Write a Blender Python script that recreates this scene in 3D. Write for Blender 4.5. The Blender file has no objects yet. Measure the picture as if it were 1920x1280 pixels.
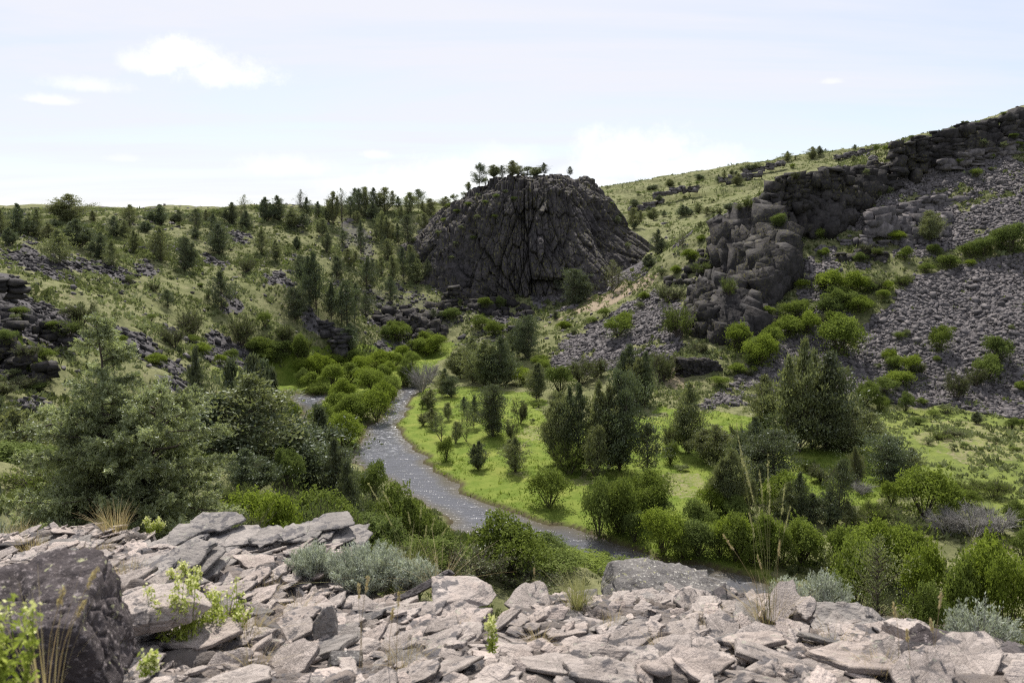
import bpy, bmesh, math, random
import numpy as np
from mathutils import Vector, Matrix
from mathutils.bvhtree import BVHTree

S = bpy.context.scene
COL = S.collection
R = math.radians
rng = np.random.default_rng(7)
random.seed(7)

# ------------------------------------------------------------------ camera
H = 30.0
CAM = np.array([0.0, 0.0, H])
PITCH = R(8.0)
FPX = 1920 * 28.0 / 36.0
FWD = np.array([0, math.cos(PITCH), -math.sin(PITCH)])
UPV = np.array([0, math.sin(PITCH), math.cos(PITCH)])
RGT = np.array([1.0, 0, 0])
cam_d = bpy.data.cameras.new('camera')
cam_d.lens = 28.0; cam_d.sensor_width = 36.0
cam_d.clip_start = 0.1; cam_d.clip_end = 8000
cam_d.dof.use_dof = True; cam_d.dof.focus_distance = 70.0; cam_d.dof.aperture_fstop = 4.5
cam = bpy.data.objects.new('camera', cam_d); COL.objects.link(cam)
cam.location = CAM; cam.rotation_euler = (R(90) - PITCH, 0, 0)
S.camera = cam

def ray(px, py):
    d = FWD + RGT * ((px - 960) / FPX) + UPV * ((640 - py) / FPX)
    return d
def at(px, py, Y):
    d = ray(px, py); return CAM + d * (Y / d[1])
def atz(px, py, z):
    d = ray(px, py); return CAM + d * ((z - H) / d[2])
def project(P):
    q = P - CAM
    dep = q @ FWD
    dep = np.where(np.abs(dep) < 1e-6, 1e-6, dep)
    return 960 + FPX * (q @ RGT) / dep, 640 - FPX * (q @ UPV) / dep, dep

# ------------------------------------------------------------------ noise
def _h(ix, iy, iz, s):
    M = 0xFFFFFFFF
    h = (ix.astype(np.int64) * 374761393 + iy.astype(np.int64) * 668265263 + iz.astype(np.int64) * 2147483647 + s * 974711) & M
    h = ((h ^ (h >> 13)) * 1274126177) & M
    h = ((h ^ (h >> 16)) * 2246822519) & M
    return (h ^ (h >> 15)) & M
def noise(P, s=0):
    """smooth value noise in -1..1 at points P (n,2 or 3)"""
    if P.shape[1] == 2: P = np.c_[P, np.full(len(P), 0.5)]
    I = np.floor(P).astype(np.int64); f = P - I
    w = f * f * f * (f * (f * 6 - 15) + 10)
    out = np.zeros(len(P))
    flat = np.all(P[:, 2] == 0.5)
    for dz in ((0,) if flat else (0, 1)):
        wz = 1.0 if flat else (w[:, 2] if dz else 1 - w[:, 2])
        for dx in (0, 1):
            wx = w[:, 0] if dx else 1 - w[:, 0]
            for dy in (0, 1):
                wy = w[:, 1] if dy else 1 - w[:, 1]
                out += wx * wy * wz * (_h(I[:, 0] + dx, I[:, 1] + dy, I[:, 2] + dz, s) / 2147483647.5 - 1)
    return out
def fbm(P, o=4, s=0, g=0.5):
    a, t, out = 1.0, 0.0, np.zeros(len(P))
    for k in range(o):
        out += a * noise(P * (2.03 ** k) + 17.3 * k, s + k); t += a; a *= g
    return out / t * 1.5
def worley(P, s=0):
    """F1, F2, random of nearest cell, vector to it"""
    n, d = P.shape
    if d == 2: P = np.c_[P, np.zeros(n)]
    I = np.floor(P).astype(np.int64)
    f1 = np.full(n, 9.0); f2 = np.full(n, 9.0); cid = np.zeros(n); vec = np.zeros((n, 3))
    for dx in (-1, 0, 1):
        for dy in (-1, 0, 1):
            for dz in ((0,) if d == 2 else (-1, 0, 1)):
                J = I + np.array([dx, dy, dz])
                a = _h(J[:, 0], J[:, 1], J[:, 2], s) / 4294967295.0
                b = _h(J[:, 0], J[:, 1], J[:, 2], s + 51) / 4294967295.0
                c = _h(J[:, 0], J[:, 1], J[:, 2], s + 97) / 4294967295.0 if d == 3 else np.zeros(n)
                v = J + np.c_[a, b, c] - P
                D = np.sqrt((v ** 2).sum(1))
                m = D < f1
                f2 = np.where(m, f1, np.minimum(f2, D))
                cid = np.where(m, _h(J[:, 0], J[:, 1], J[:, 2], s + 151) / 4294967295.0, cid)
                vec[m] = v[m]
                f1 = np.where(m, D, f1)
    return f1, f2, cid, vec
def sstep(a, b, x):
    t = np.clip((x - a) / (b - a), 0, 1); return t * t * (3 - 2 * t)

# ------------------------------------------------------------------ mesh helpers
def mesh(name, V, F, mats, attrs=None, smooth=False, mat_idx=None):
    """F: list of int arrays (m,k)"""
    me = bpy.data.meshes.new(name)
    F = [f for f in (F if isinstance(F, list) else [F]) if len(f)]
    loops = np.concatenate([f.ravel() for f in F]).astype(np.int32)
    tot = np.concatenate([np.full(len(f), f.shape[1], np.int32) for f in F])
    start = np.concatenate([[0], np.cumsum(tot)[:-1]]).astype(np.int32)
    me.vertices.add(len(V)); me.vertices.foreach_set('co', np.ascontiguousarray(V, np.float32).ravel())
    me.loops.add(len(loops)); me.loops.foreach_set('vertex_index', loops)
    me.polygons.add(len(tot)); me.polygons.foreach_set('loop_start', start); me.polygons.foreach_set('loop_total', tot)
    if smooth: me.polygons.foreach_set('use_smooth', np.ones(len(tot), bool))
    for m in (mats if isinstance(mats, list) else [mats]): me.materials.append(m)
    if mat_idx is not None: me.polygons.foreach_set('material_index', mat_idx.astype(np.int32))
    me.update(calc_edges=True)
    for k, a in (attrs or {}).items():
        at_ = me.attributes.new(k, 'FLOAT', 'POINT'); at_.data.foreach_set('value', np.ascontiguousarray(a, np.float32))
    return me
def obj(name, me, parent=None, kind=None, label=None, cat=None, group=None):
    o = bpy.data.objects.new(name, me); COL.objects.link(o)
    if parent is not None: o.parent = parent
    tag(o, label, cat, group, kind)
    return o
def tag(o, label=None, cat=None, group=None, kind=None):
    if label: o['label'] = label
    if cat: o['category'] = cat
    if group: o['group'] = group
    if kind: o['kind'] = kind
def unit(a):
    return a / np.maximum(np.linalg.norm(a, axis=-1, keepdims=True), 1e-9)
def ico(n):
    bm = bmesh.new(); bmesh.ops.create_icosphere(bm, subdivisions=n, radius=1.0)
    V = np.array([v.co[:] for v in bm.verts]); bm.verts.ensure_lookup_table()
    F = np.array([[v.index for v in f.verts] for f in bm.faces]); bm.free()
    return V, F
ICO = {n: ico(n) for n in (1, 2, 3, 4, 5, 6)}
def cutrock(lev, half, ncut=6, jit=0.22, r=None, cutd=(0.62, 0.95)):
    """a faceted rock: a box of half sizes HALF with tilted faces and NCUT random corner cuts"""
    r = r or rng
    D, F = ICO[lev]
    N = np.concatenate([np.eye(3), -np.eye(3)]) + r.normal(0, jit, (6, 3))
    h = np.ones(6) * r.uniform(0.85, 1.0, 6)
    C = unit(r.normal(0, 1, (ncut, 3)))
    N = np.concatenate([unit(N), C]); h = np.concatenate([h * 0.8, r.uniform(*cutd, ncut)])
    dn = D @ N.T
    rad = np.where(dn > 0.04, h / np.maximum(dn, 0.04), 9).min(1)
    return D * np.minimum(rad, 1.35)[:, None] * np.array(half), F
def hullrock(r, jit=.24, extra=4):
    """a sharp-edged block: the hull of a jittered box, half sizes about 1"""
    P = np.array([(a, b, c) for a in (-1, 1) for b in (-1, 1) for c in (-1, 1)], float) * (1 + r.normal(0, jit, (8, 3)))
    P[P[:, 2] > 0, :2] *= r.uniform(.6, 1.0)
    E = r.uniform(-.8, .8, (extra, 3)); k = r.integers(0, 3, extra); E[np.arange(extra), k] = np.sign(r.normal(0, 1, extra)) * r.uniform(.95, 1.3, extra)
    bm = bmesh.new()
    for p in np.concatenate([P, E]): bm.verts.new(p)
    bmesh.ops.convex_hull(bm, input=bm.verts[:])
    for v in [v for v in bm.verts if not v.link_faces]: bm.verts.remove(v)
    bmesh.ops.triangulate(bm, faces=bm.faces[:]); bm.verts.index_update()
    V = np.array([v.co[:] for v in bm.verts]); F = np.array([[v.index for v in f.verts] for f in bm.faces]); bm.free()
    return V * .82, F
HULLS = [hullrock(np.random.default_rng(3000 + k)) for k in range(40)]
def block(half, r):
    V, F = HULLS[r.integers(0, 40)]; s = np.where(r.uniform(0, 1, 3) < .5, -1.0, 1.0) * [1, 1, 1]
    V = V * s
    if np.prod(s) < 0: F = F[:, ::-1]
    return V * np.array(half), F
def merge(parts):
    """parts: list of (V,F,v) -> V,F,v"""
    Vs, Fs, vs, n = [], [], [], 0
    for V, F, v in parts:
        Vs.append(V); Fs.append(F + n); vs.append(np.full(len(V), v) if np.isscalar(v) else v); n += len(V)
    return np.concatenate(Vs), np.concatenate(Fs), np.concatenate(vs)
def rotz(a):
    c, s = math.cos(a), math.sin(a); return np.array([[c, -s, 0], [s, c, 0], [0, 0, 1.0]])
def euler(x, y, z):
    return np.array(Matrix.Rotation(z, 3, 'Z') @ Matrix.Rotation(y, 3, 'Y') @ Matrix.Rotation(x, 3, 'X'))
def tubes(P0, P1, r0, r1, k=4):
    """straight tapered sticks as one mesh"""
    P0, P1 = np.atleast_2d(P0), np.atleast_2d(P1); n = len(P0)
    r0 = np.broadcast_to(r0, n); r1 = np.broadcast_to(r1, n)
    d = unit(P1 - P0); a = np.where(np.abs(d[:, 2:3]) > 0.9, np.array([[1.0, 0, 0]]), np.array([[0, 0, 1.0]]))
    u = unit(np.cross(d, a)); w = np.cross(d, u)
    ang = np.arange(k) * 2 * math.pi / k
    ring = u[:, None] * np.cos(ang)[None, :, None] + w[:, None] * np.sin(ang)[None, :, None]
    V = np.concatenate([P0[:, None] + ring * r0[:, None, None], P1[:, None] + ring * r1[:, None, None]], 1).reshape(-1, 3)
    i = np.arange(k); j = (i + 1) % k
    q = np.stack([i, j, j + k, i + k], 1)
    F = (q[None] + (np.arange(n) * 2 * k)[:, None, None]).reshape(-1, 4)
    return V, F
def cards(C, D, L, W, r=None, up=None):
    """diamond leaves: centres, axis directions, lengths, widths"""
    r = r or rng; n = len(C)
    D = unit(D)
    s = unit(np.cross(D, r.normal(0, 1, (n, 3)) if up is None else up))
    L = np.broadcast_to(L, n)[:, None]; W = np.broadcast_to(W, n)[:, None]
    V = np.stack([C - D * L / 2, C + s * W / 2 - D * L * .08, C + D * L / 2, C - s * W / 2 - D * L * .08], 1).reshape(-1, 3)
    return V, np.arange(n * 4).reshape(-1, 4)

# ------------------------------------------------------------------ materials
def mat(name):
    m = bpy.data.materials.new(name); m.use_nodes = True
    nt = m.node_tree; nt.nodes.clear()
    return m, nt
class NT:
    def __init__(s, nt): s.nt = nt
    def n(s, t, **kw):
        x = s.nt.nodes.new(t)
        for k, v in kw.items():
            if k.startswith('i_'): x.inputs[k[2:].replace('_', ' ')].default_value = v
            else: setattr(x, k, v)
        return x
    def l(s, a, b): s.nt.links.new(a, b)
    def noise(s, vec, scale, detail=4, rough=0.55, dist=0.0):
        x = s.n('ShaderNodeTexNoise'); x.inputs['Scale'].default_value = scale; x.inputs['Detail'].default_value = detail
        x.inputs['Roughness'].default_value = rough; x.inputs['Distortion'].default_value = dist
        if vec is not None: s.l(vec, x.inputs['Vector'])
        return x.outputs['Fac']
    def vor(s, vec, scale, feature='F1', out='Distance'):
        x = s.n('ShaderNodeTexVoronoi', feature=feature); x.inputs['Scale'].default_value = scale
        if vec is not None: s.l(vec, x.inputs['Vector'])
        return x.outputs[out]
    def ramp(s, fac, stops, interp='LINEAR'):
        x = s.n('ShaderNodeValToRGB'); x.color_ramp.interpolation = interp
        e = x.color_ramp.elements
        while len(e) < len(stops): e.new(0.5)
        for q, (p, c) in zip(e, stops):
            q.position = p; q.color = (*c, 1) if len(c) == 3 else c
        s.l(fac, x.inputs['Fac']); return x.outputs['Color']
    def step(s, fac, a, b):
        x = s.n('ShaderNodeMapRange', interpolation_type='SMOOTHSTEP'); x.inputs['From Min'].default_value = a; x.inputs['From Max'].default_value = b
        s.l(fac, x.inputs['Value']); return x.outputs['Result']
    def mix(s, f, a, b, mode='MIX'):
        x = s.n('ShaderNodeMix', data_type='RGBA', blend_type=mode)
        for k, v in ((0, f), (6, a), (7, b)):
            if isinstance(v, (int, float)): x.inputs[k].default_value = v
            elif isinstance(v, tuple): x.inputs[k].default_value = (*v, 1)
            else: s.l(v, x.inputs[k])
        return x.outputs[2]
    def math(s, op, a, b=None, c=None):
        x = s.n('ShaderNodeMath', operation=op)
        for k, v in enumerate((a, b, c)):
            if v is None: continue
            if isinstance(v, (int, float)): x.inputs[k].default_value = v
            else: s.l(v, x.inputs[k])
        return x.outputs[0]
    def attr(s, name):
        return s.n('ShaderNodeAttribute', attribute_name=name).outputs['Fac']
    def pos(s): return s.n('ShaderNodeNewGeometry').outputs['Position']
    def objc(s): return s.n('ShaderNodeTexCoord').outputs['Object']
    def scale(s, vec, v):
        x = s.n('ShaderNodeVectorMath', operation='MULTIPLY'); s.l(vec, x.inputs[0]); x.inputs[1].default_value = v; return x.outputs[0]
    def bump(s, h, strength, dist):
        x = s.n('ShaderNodeBump'); x.inputs['Strength'].default_value = strength; x.inputs['Distance'].default_value = dist
        s.l(h, x.inputs['Height']); return x.outputs['Normal']
    def surf(s, color, rough=0.9, normal=None, spec=0.3):
        x = s.n('ShaderNodeBsdfPrincipled'); x.inputs['Roughness'].default_value = rough
        x.inputs['Specular IOR Level'].default_value = spec
        if isinstance(color, tuple): x.inputs['Base Color'].default_value = (*color, 1)
        else: s.l(color, x.inputs['Base Color'])
        if normal is not None: s.l(normal, x.inputs['Normal'])
        o = s.n('ShaderNodeOutputMaterial'); s.l(x.outputs[0], o.inputs[0]); return x

def leaf_mat(name, dark, light, transl=0.35, tint=None, hue=0.25, gloss=0.0):
    m, nt = mat(name); g = NT(nt)
    v = g.attr('v')
    inst = g.n('ShaderNodeObjectInfo').outputs['Random']
    c = g.mix(v, dark, light)
    if tint: c = g.mix(g.math('MULTIPLY', inst, hue), c, tint)
    d = g.n('ShaderNodeBsdfDiffuse'); g.l(c, d.inputs[0])
    t = g.n('ShaderNodeBsdfTranslucent'); c2 = g.mix(1.0, c, (1.0, 1.05, 0.68), 'MULTIPLY'); g.l(c2, t.inputs[0])
    x = g.n('ShaderNodeMixShader'); x.inputs[0].default_value = transl; g.l(d.outputs[0], x.inputs[1]); g.l(t.outputs[0], x.inputs[2])
    out = x.outputs[0]
    if gloss:
        gl = g.n('ShaderNodeBsdfGlossy'); gl.inputs['Roughness'].default_value = 0.45; gl.inputs[0].default_value = (.9, .95, 1, 1)
        y = g.n('ShaderNodeMixShader'); y.inputs[0].default_value = gloss; g.l(out, y.inputs[1]); g.l(gl.outputs[0], y.inputs[2]); out = y.outputs[0]
    o = g.n('ShaderNodeOutputMaterial'); g.l(out, o.inputs[0])
    return m

M = {}
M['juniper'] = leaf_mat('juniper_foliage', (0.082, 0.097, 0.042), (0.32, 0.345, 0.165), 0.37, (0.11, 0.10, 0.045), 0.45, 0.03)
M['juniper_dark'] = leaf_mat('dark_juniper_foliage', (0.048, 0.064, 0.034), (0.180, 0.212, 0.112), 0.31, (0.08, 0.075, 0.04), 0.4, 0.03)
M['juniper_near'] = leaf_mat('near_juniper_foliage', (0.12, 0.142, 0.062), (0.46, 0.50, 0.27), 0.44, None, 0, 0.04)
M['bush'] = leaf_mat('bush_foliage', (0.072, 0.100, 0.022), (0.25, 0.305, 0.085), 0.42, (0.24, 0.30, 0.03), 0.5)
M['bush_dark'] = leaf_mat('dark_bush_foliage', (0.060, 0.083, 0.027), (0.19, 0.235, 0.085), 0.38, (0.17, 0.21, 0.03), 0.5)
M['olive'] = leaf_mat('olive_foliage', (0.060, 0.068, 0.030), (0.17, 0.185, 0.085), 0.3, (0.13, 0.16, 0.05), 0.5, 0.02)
M['sage'] = leaf_mat('sage_foliage', (0.23, 0.25, 0.20), (0.58, 0.62, 0.53), 0.25)
M['brush'] = leaf_mat('brush_foliage', (0.095, 0.110, 0.048), (0.27, 0.30, 0.155), 0.3)
M['meadow_blades'] = leaf_mat('meadow_blades', (0.10, 0.15, 0.022), (0.225, 0.285, 0.055), 0.4)
M['forb'] = leaf_mat('forb_foliage', (0.20, 0.26, 0.03), (0.50, 0.55, 0.16), 0.4)
M['straw'] = leaf_mat('straw', (0.30, 0.22, 0.11), (0.62, 0.52, 0.33), 0.3)
M['grass_green'] = leaf_mat('bunchgrass', (0.20, 0.20, 0.08), (0.52, 0.50, 0.28), 0.35)
M['twig'] = leaf_mat('dead_twigs', (0.17, 0.16, 0.15), (0.40, 0.38, 0.36), 0.0)
M['flower'] = leaf_mat('cream_flower', (0.6, 0.6, 0.25), (0.85, 0.85, 0.5), 0.3)
def bark():
    m, nt = mat('bark'); g = NT(nt); p = g.scale(g.objc(), (30, 30, 6))
    c = g.ramp(g.noise(p, 1.0, 5), [(0.3, (0.035, 0.028, 0.022)), (0.7, (0.13, 0.105, 0.085))])
    g.surf(c, 0.95, g.bump(g.noise(p, 2.0), 0.6, 0.05)); return m
M['bark'] = bark()
def basalt(name, dark, light, lichen, lich_amt=0.55, scale=1.0, stretch=(1, 1, 1), lich2=None, use_v=True, bumpd=0.25):
    m, nt = mat(name); g = NT(nt); p = g.scale(g.pos(), tuple(scale * s for s in stretch))
    n1 = g.noise(p, 0.9, 8, 0.65)
    c = g.ramp(n1, [(0.32, dark), (0.68, light)])
    if use_v:
        c = g.mix(0.75, c, g.ramp(g.attr('v'), [(0, (0.55, 0.55, 0.58)), (1, (1.5, 1.47, 1.45))]), 'MULTIPLY')
    big = g.noise(g.pos(), 0.11 * scale, 3)
    lm = g.math('MULTIPLY', g.step(g.noise(p, 2.3, 5, 0.7), 0.52, 0.68), g.step(big, lich_amt - 0.12, lich_amt + 0.12))
    c = g.mix(lm, c, lichen)
    if lich2: c = g.mix(g.step(g.noise(p, 4.5, 4, 0.7), 0.60, 0.70), c, lich2)
    h = g.math('ADD', g.noise(p, 1.6, 8, 0.7), g.math('MULTIPLY', g.vor(p, 1.1), 0.6))
    g.surf(c, 0.85, g.bump(h, 0.9, bumpd), 0.25); return m
M['basalt'] = basalt('basalt_cliff', (0.014, 0.0128, 0.0128), (0.052, 0.047, 0.046), (0.13, 0.12, 0.035), 0.52)
M['butte'] = basalt('butte_basalt', (0.022, 0.020, 0.021), (0.078, 0.070, 0.070), (0.15, 0.14, 0.04), 0.40, 1.0, (1, 1, 0.30))
M['scree'] = basalt('scree_rock', (0.054, 0.049, 0.050), (0.165, 0.151, 0.150), (0.20, 0.19, 0.12), 0.66, 1.0)
M['scree_dark'] = basalt('dark_scree_rock', (0.024, 0.022, 0.023), (0.080, 0.074, 0.076), (0.13, 0.13, 0.07), 0.64, 1.0)

def slab_mat(name, base_a, base_b, spot_amt=0.60, dark=(0.10, 0.095, 0.10)):
    m, nt = mat(name); g = NT(nt); p = g.pos()
    c = g.ramp(g.noise(p, 3.0, 6, 0.65), [(0.3, base_a), (0.7, base_b)])
    c = g.mix(0.8, c, g.ramp(g.attr('v'), [(0, (0.70, 0.68, 0.67)), (0.5, (1, 0.985, 0.97)), (1, (1.15, 1.08, 1.04))]), 'MULTIPLY')
    sp = g.math('MULTIPLY', g.step(g.noise(p, 13.0, 5, 0.6, 0.4), spot_amt - .04, spot_amt + 0.03), g.step(g.noise(p, 2.3, 2), 0.40, 0.55))
    c = g.mix(g.math('MULTIPLY', sp, 0.85), c, dark)
    fl = g.step(g.noise(p, 48, 5, 0.75), 0.55, 0.66)
    c = g.mix(g.math('MULTIPLY', fl, 0.62), c, (0.13, 0.115, 0.11))
    gl = g.math('MULTIPLY', g.step(g.noise(p, 24, 4, 0.6), 0.6, 0.68), g.step(g.noise(p, 2.2, 2), 0.5, 0.6))
    c = g.mix(g.math('MULTIPLY', gl, 0.6), c, (0.42, 0.43, 0.33))
    strata = g.noise(g.scale(g.objc(), (6, 6, 160)), 1.0, 3)
    h = g.math('ADD', g.math('ADD', g.noise(p, 18, 7, 0.65), g.math('MULTIPLY', g.noise(p, 90, 4, 0.7), 0.25)), g.math('MULTIPLY', strata, 0.35))
    g.surf(c, 0.85, g.bump(h, 0.9, 0.035), 0.2); return m
M['slab'] = slab_mat('pale_slab_rock', (0.31, 0.27, 0.243), (0.51, 0.452, 0.415), 0.565)
M['gap_shade_grit'] = slab_mat('ledge_gap_shade_grit', (0.09, 0.078, 0.07), (0.24, 0.21, 0.19), 0.5)  # grit of the ledge base, darkened so gaps between slabs read as shade
M['slab_grey'] = slab_mat('grey_lichen_slab_rock', (0.20, 0.187, 0.175), (0.38, 0.35, 0.325), 0.53)
M['slab_dark'] = slab_mat('dark_weathered_slab_rock', (0.055, 0.05, 0.052), (0.15, 0.135, 0.135), 0.56, (0.03, 0.03, 0.03))
def speckle_rock(name, a, b, sp1, sp2, t=0.56):
    m, nt = mat(name); g = NT(nt); p = g.pos()
    c = g.ramp(g.noise(p, 6.0, 8, 0.7), [(0.3, a), (0.7, b)])
    c = g.mix(g.step(g.noise(p, 38, 5, 0.7), t, t + 0.08), c, sp1)
    c = g.mix(g.step(g.noise(p, 21, 5, 0.7, 0.5), t + .06, t + 0.11), c, sp2)
    h = g.math('ADD', g.noise(p, 14, 8, 0.7), g.math('MULTIPLY', g.noise(p, 60, 4, 0.7), 0.3))
    g.surf(c, 0.9, g.bump(h, 0.8, 0.04), 0.2); return m
M['boulder'] = speckle_rock('dark_boulder_rock', (0.034, 0.028, 0.028), (0.115, 0.097, 0.098), (0.26, 0.225, 0.22), (0.34, 0.34, 0.20), 0.55)
M['lichen_boulder'] = speckle_rock('lichen_boulder_rock', (0.075, 0.07, 0.07), (0.22, 0.205, 0.19), (0.50, 0.48, 0.43), (0.42, 0.41, 0.2), 0.56)
# ------------------------------------------------------------------ terrain control points
def tdep(py): return math.tan(PITCH + math.atan((py - 640) / FPX))
G = []
for px, py, Y in [
    # plateau crest, far left to the butte
    (-300, 415, 170), (0, 410, 190), (200, 402, 220), (400, 402, 240), (600, 400, 255), (700, 394, 262), (780, 392, 262), (830, 392, 264),
    # far hill
    (1130, 390, 420), (1250, 352, 470), (1400, 314, 520), (1500, 294, 540), (1640, 277, 560), (1800, 240, 580), (2100, 190, 600), (2400, 150, 600),
    (1150, 430, 330), (1230, 450, 300), (1300, 400, 380), (1400, 375, 390), (1500, 340, 430), (1600, 310, 480), (1225, 472, 270),
    # spur crest and slope
    (1222, 484, 222), (1260, 465, 210), (1300, 442, 198), (1340, 425, 193), (1400, 408, 188), (1460, 374, 190), (1560, 346, 192), (1660, 312, 199), (1700, 288, 201),
    (1800, 262, 203), (1920, 231, 206), (2200, 160, 210), (2500, 140, 215),
    (1920, 770, 121), (1920, 690, 130), (1920, 600, 141), (1920, 480, 159), (1920, 330, 184),
    (1800, 768, 122), (1800, 600, 146), (1800, 500, 161), (1800, 340, 187),
    (1700, 765, 124), (1700, 650, 141), (1700, 560, 154), (1700, 480, 167), (1700, 420, 178), (1700, 330, 193),
    (1600, 740, 127), (1600, 640, 144), (1600, 560, 156), (1600, 480, 169), (1600, 420, 180),
    (1500, 742, 128), (1500, 650, 143), (1500, 560, 158), (1500, 480, 172), (1500, 430, 182),
    (1400, 755, 126), (1400, 660, 143), (1400, 560, 162), (1400, 480, 178),
    (1300, 748, 128), (1300, 640, 148), (1300, 560, 166), (1300, 500, 182),
    (1200, 720, 138), (1200, 640, 155), (1200, 560, 180), (1060, 705, 152), (1100, 640, 166), (1100, 580, 190), (1150, 540, 205), (1020, 620, 188),
    (2300, 770, 121), (2300, 480, 158), (2300, 300, 190),
    # left side
    (480, 950, 55), (650, 1000, 45), (600, 900, 70), (750, 1000, 58), (850, 1050, 50), (960, 1110, 43), (1100, 1085, 50), (1250, 1125, 43), (1500, 1170, 39), (1800, 1200, 38),
    (0, 900, 40), (0, 800, 52), (0, 700, 66), (0, 650, 75), (0, 560, 95), (0, 500, 115), (0, 440, 150), (120, 640, 95), (200, 560, 125), (200, 480, 160), (200, 430, 195),
    (300, 700, 88), (330, 780, 80), (300, 620, 118), (400, 690, 120), (480, 700, 138), (400, 560, 160), (400, 480, 195), (400, 430, 222), (550, 640, 158), (600, 560, 182),
    (600, 480, 215), (700, 600, 192), (700, 520, 212), (720, 450, 238), (640, 645, 172), (780, 560, 208), (760, 640, 186), (850, 560, 212), (950, 585, 208), (900, 640, 186), (1000, 640, 178),
    (-400, 500, 90), (-400, 430, 140), (-400, 700, 45), (-300, 900, 30), (480, 800, 88), (420, 900, 62)]:
    G.append(at(px, py, Y))
VAL = [(760, 745, .5), (900, 740, .9), (900, 800, .7), (1000, 780, 1.0), (1000, 880, .8), (1100, 800, 1.2), (1200, 850, 1.2), (1300, 830, 1.4), (1400, 800, 1.8), (1300, 950, 1), (1200, 980, .7),
    (1500, 900, 1.3), (1600, 850, 1.8), (1800, 820, 2.4), (1920, 850, 2.2), (1800, 950, 1.3), (1920, 1000, 1), (1700, 1020, .8), (1500, 1030, .6), (1400, 1040, .5), (2300, 850, 2), (2300, 1000, 1.2),
    (850, 690, 1.2), (950, 690, 1.6), (800, 665, 1), (700, 690, .6), (620, 690, .8), (560, 720, .6), (530, 700, 2.4), (660, 860, .4), (590, 800, .3), (560, 860, 1.6), (700, 895, .5), (760, 930, .5), (830, 970, .5),
    (900, 1010, .5), (1000, 1060, .6), (1150, 1085, .6), (1640, 1130, .7), (1800, 1140, .7), (2200, 1150, 1), (1400, 1130, .3)]
for px, py, z in VAL: G.append(atz(px, py, z))
for p in [(0, 8, 22), (-6, 8, 22), (6, 8, 22), (0, 14, 18.5), (-10, 14, 19.5), (10, 14, 18), (0, 25, 14.5), (0, 2, 25), (-5, 2, 25), (5, 2, 25), (0, -40, 27), (-60, -20, 27), (60, -20, 26), (30, 10, 20), (60, 20, 14),
          (-300, 420, 37), (-150, 420, 38), (-60, 420, 38), (0, 330, 30), (0, 241, 20), (20, 238, 18), (-12, 240, 24), (0, 290, 28), (40, 290, 26), (-300, 900, 40), (0, 900, 46), (250, 900, 80), (500, 900, 110), (300, 700, 92), (700, 700, 125), (-300, 200, 34), (-300, 60, 33), (300, 240, 66), (300, 120, 30), (300, 60, 8), (-12.5, 25, 18.6), (-25, 25, 20.5), (-14, 45, 15)]:
    G.append(np.array(p, float))
G = np.array(G)
CC = 2.0
def _phi(A, B):
    d2 = ((A[:, None, :2] - B[None, :, :2]) ** 2).sum(2)
    return np.sqrt(d2 + CC * CC)
n = len(G)
A = np.zeros((n + 3, n + 3)); A[:n, :n] = -_phi(G, G) - np.eye(n) * 1.0
A[:n, n] = A[n, :n] = 1; A[:n, n + 1] = A[n + 1, :n] = G[:, 0] / 100; A[:n, n + 2] = A[n + 2, :n] = G[:, 1] / 100
W = np.linalg.solve(A, np.concatenate([G[:, 2], np.zeros(3)]))
def base_z(XY):
    out = np.empty(len(XY))
    for k in range(0, len(XY), 40000):
        q = XY[k:k + 40000]
        out[k:k + 40000] = -_phi(q, G) @ W[:n] + W[n] + W[n + 1] * q[:, 0] / 100 + W[n + 2] * q[:, 1] / 100
    return out

# river outline on the water level
MAIN = [(790, 705), (765, 718), (742, 737), (728, 760), (712, 788), (690, 800), (680, 815), (670, 838), (662, 855), (668, 872), (700, 890), (740, 912), (785, 940), (830, 970), (880, 1005), (940, 1040), (1050, 1066), (1150, 1080), (1300, 1100), (1400, 1128), (1600, 1185), (1900, 1250), (2100, 1230),
        (1900, 1190), (1700, 1160), (1600, 1138), (1500, 1112), (1420, 1094), (1330, 1064), (1257, 1052), (1180, 1030), (1110, 1004), (1050, 990), (1000, 976), (940, 951), (880, 930), (850, 906), (815, 876), (790, 851), (757, 826), (749, 800), (764, 766), (783, 738), (800, 722)]
SIDE = [(540, 735), (547, 753), (562, 764), (570, 785), (560, 800), (578, 822), (600, 838), (622, 856), (668, 872), (668, 846), (622, 832), (608, 818), (592, 800), (585, 782), (594, 764), (610, 753), (618, 741), (600, 738), (580, 742)]
def poly_w(P): return np.array([atz(a, b, 0.0)[:2] for a, b in P])
MAINW, SIDEW = poly_w(MAIN), poly_w(SIDE)
def inside(P, poly):
    c = np.zeros(len(P), bool); x, y = P[:, 0], P[:, 1]
    for (x1, y1), (x2, y2) in zip(poly, np.roll(poly, -1, 0)):
        if y1 == y2: continue
        c ^= ((y1 > y) != (y2 > y)) & (x < (x2 - x1) * (y - y1) / (y2 - y1) + x1)
    return c
def edge_dist(P, poly):
    d = np.full(len(P), 1e9)
    for a, b in zip(poly, np.roll(poly, -1, 0)):
        ab = b - a; t = np.clip(((P - a) @ ab) / max(ab @ ab, 1e-9), 0, 1)
        d = np.minimum(d, np.linalg.norm(P - a - t[:, None] * ab, axis=1))
    return d
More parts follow.
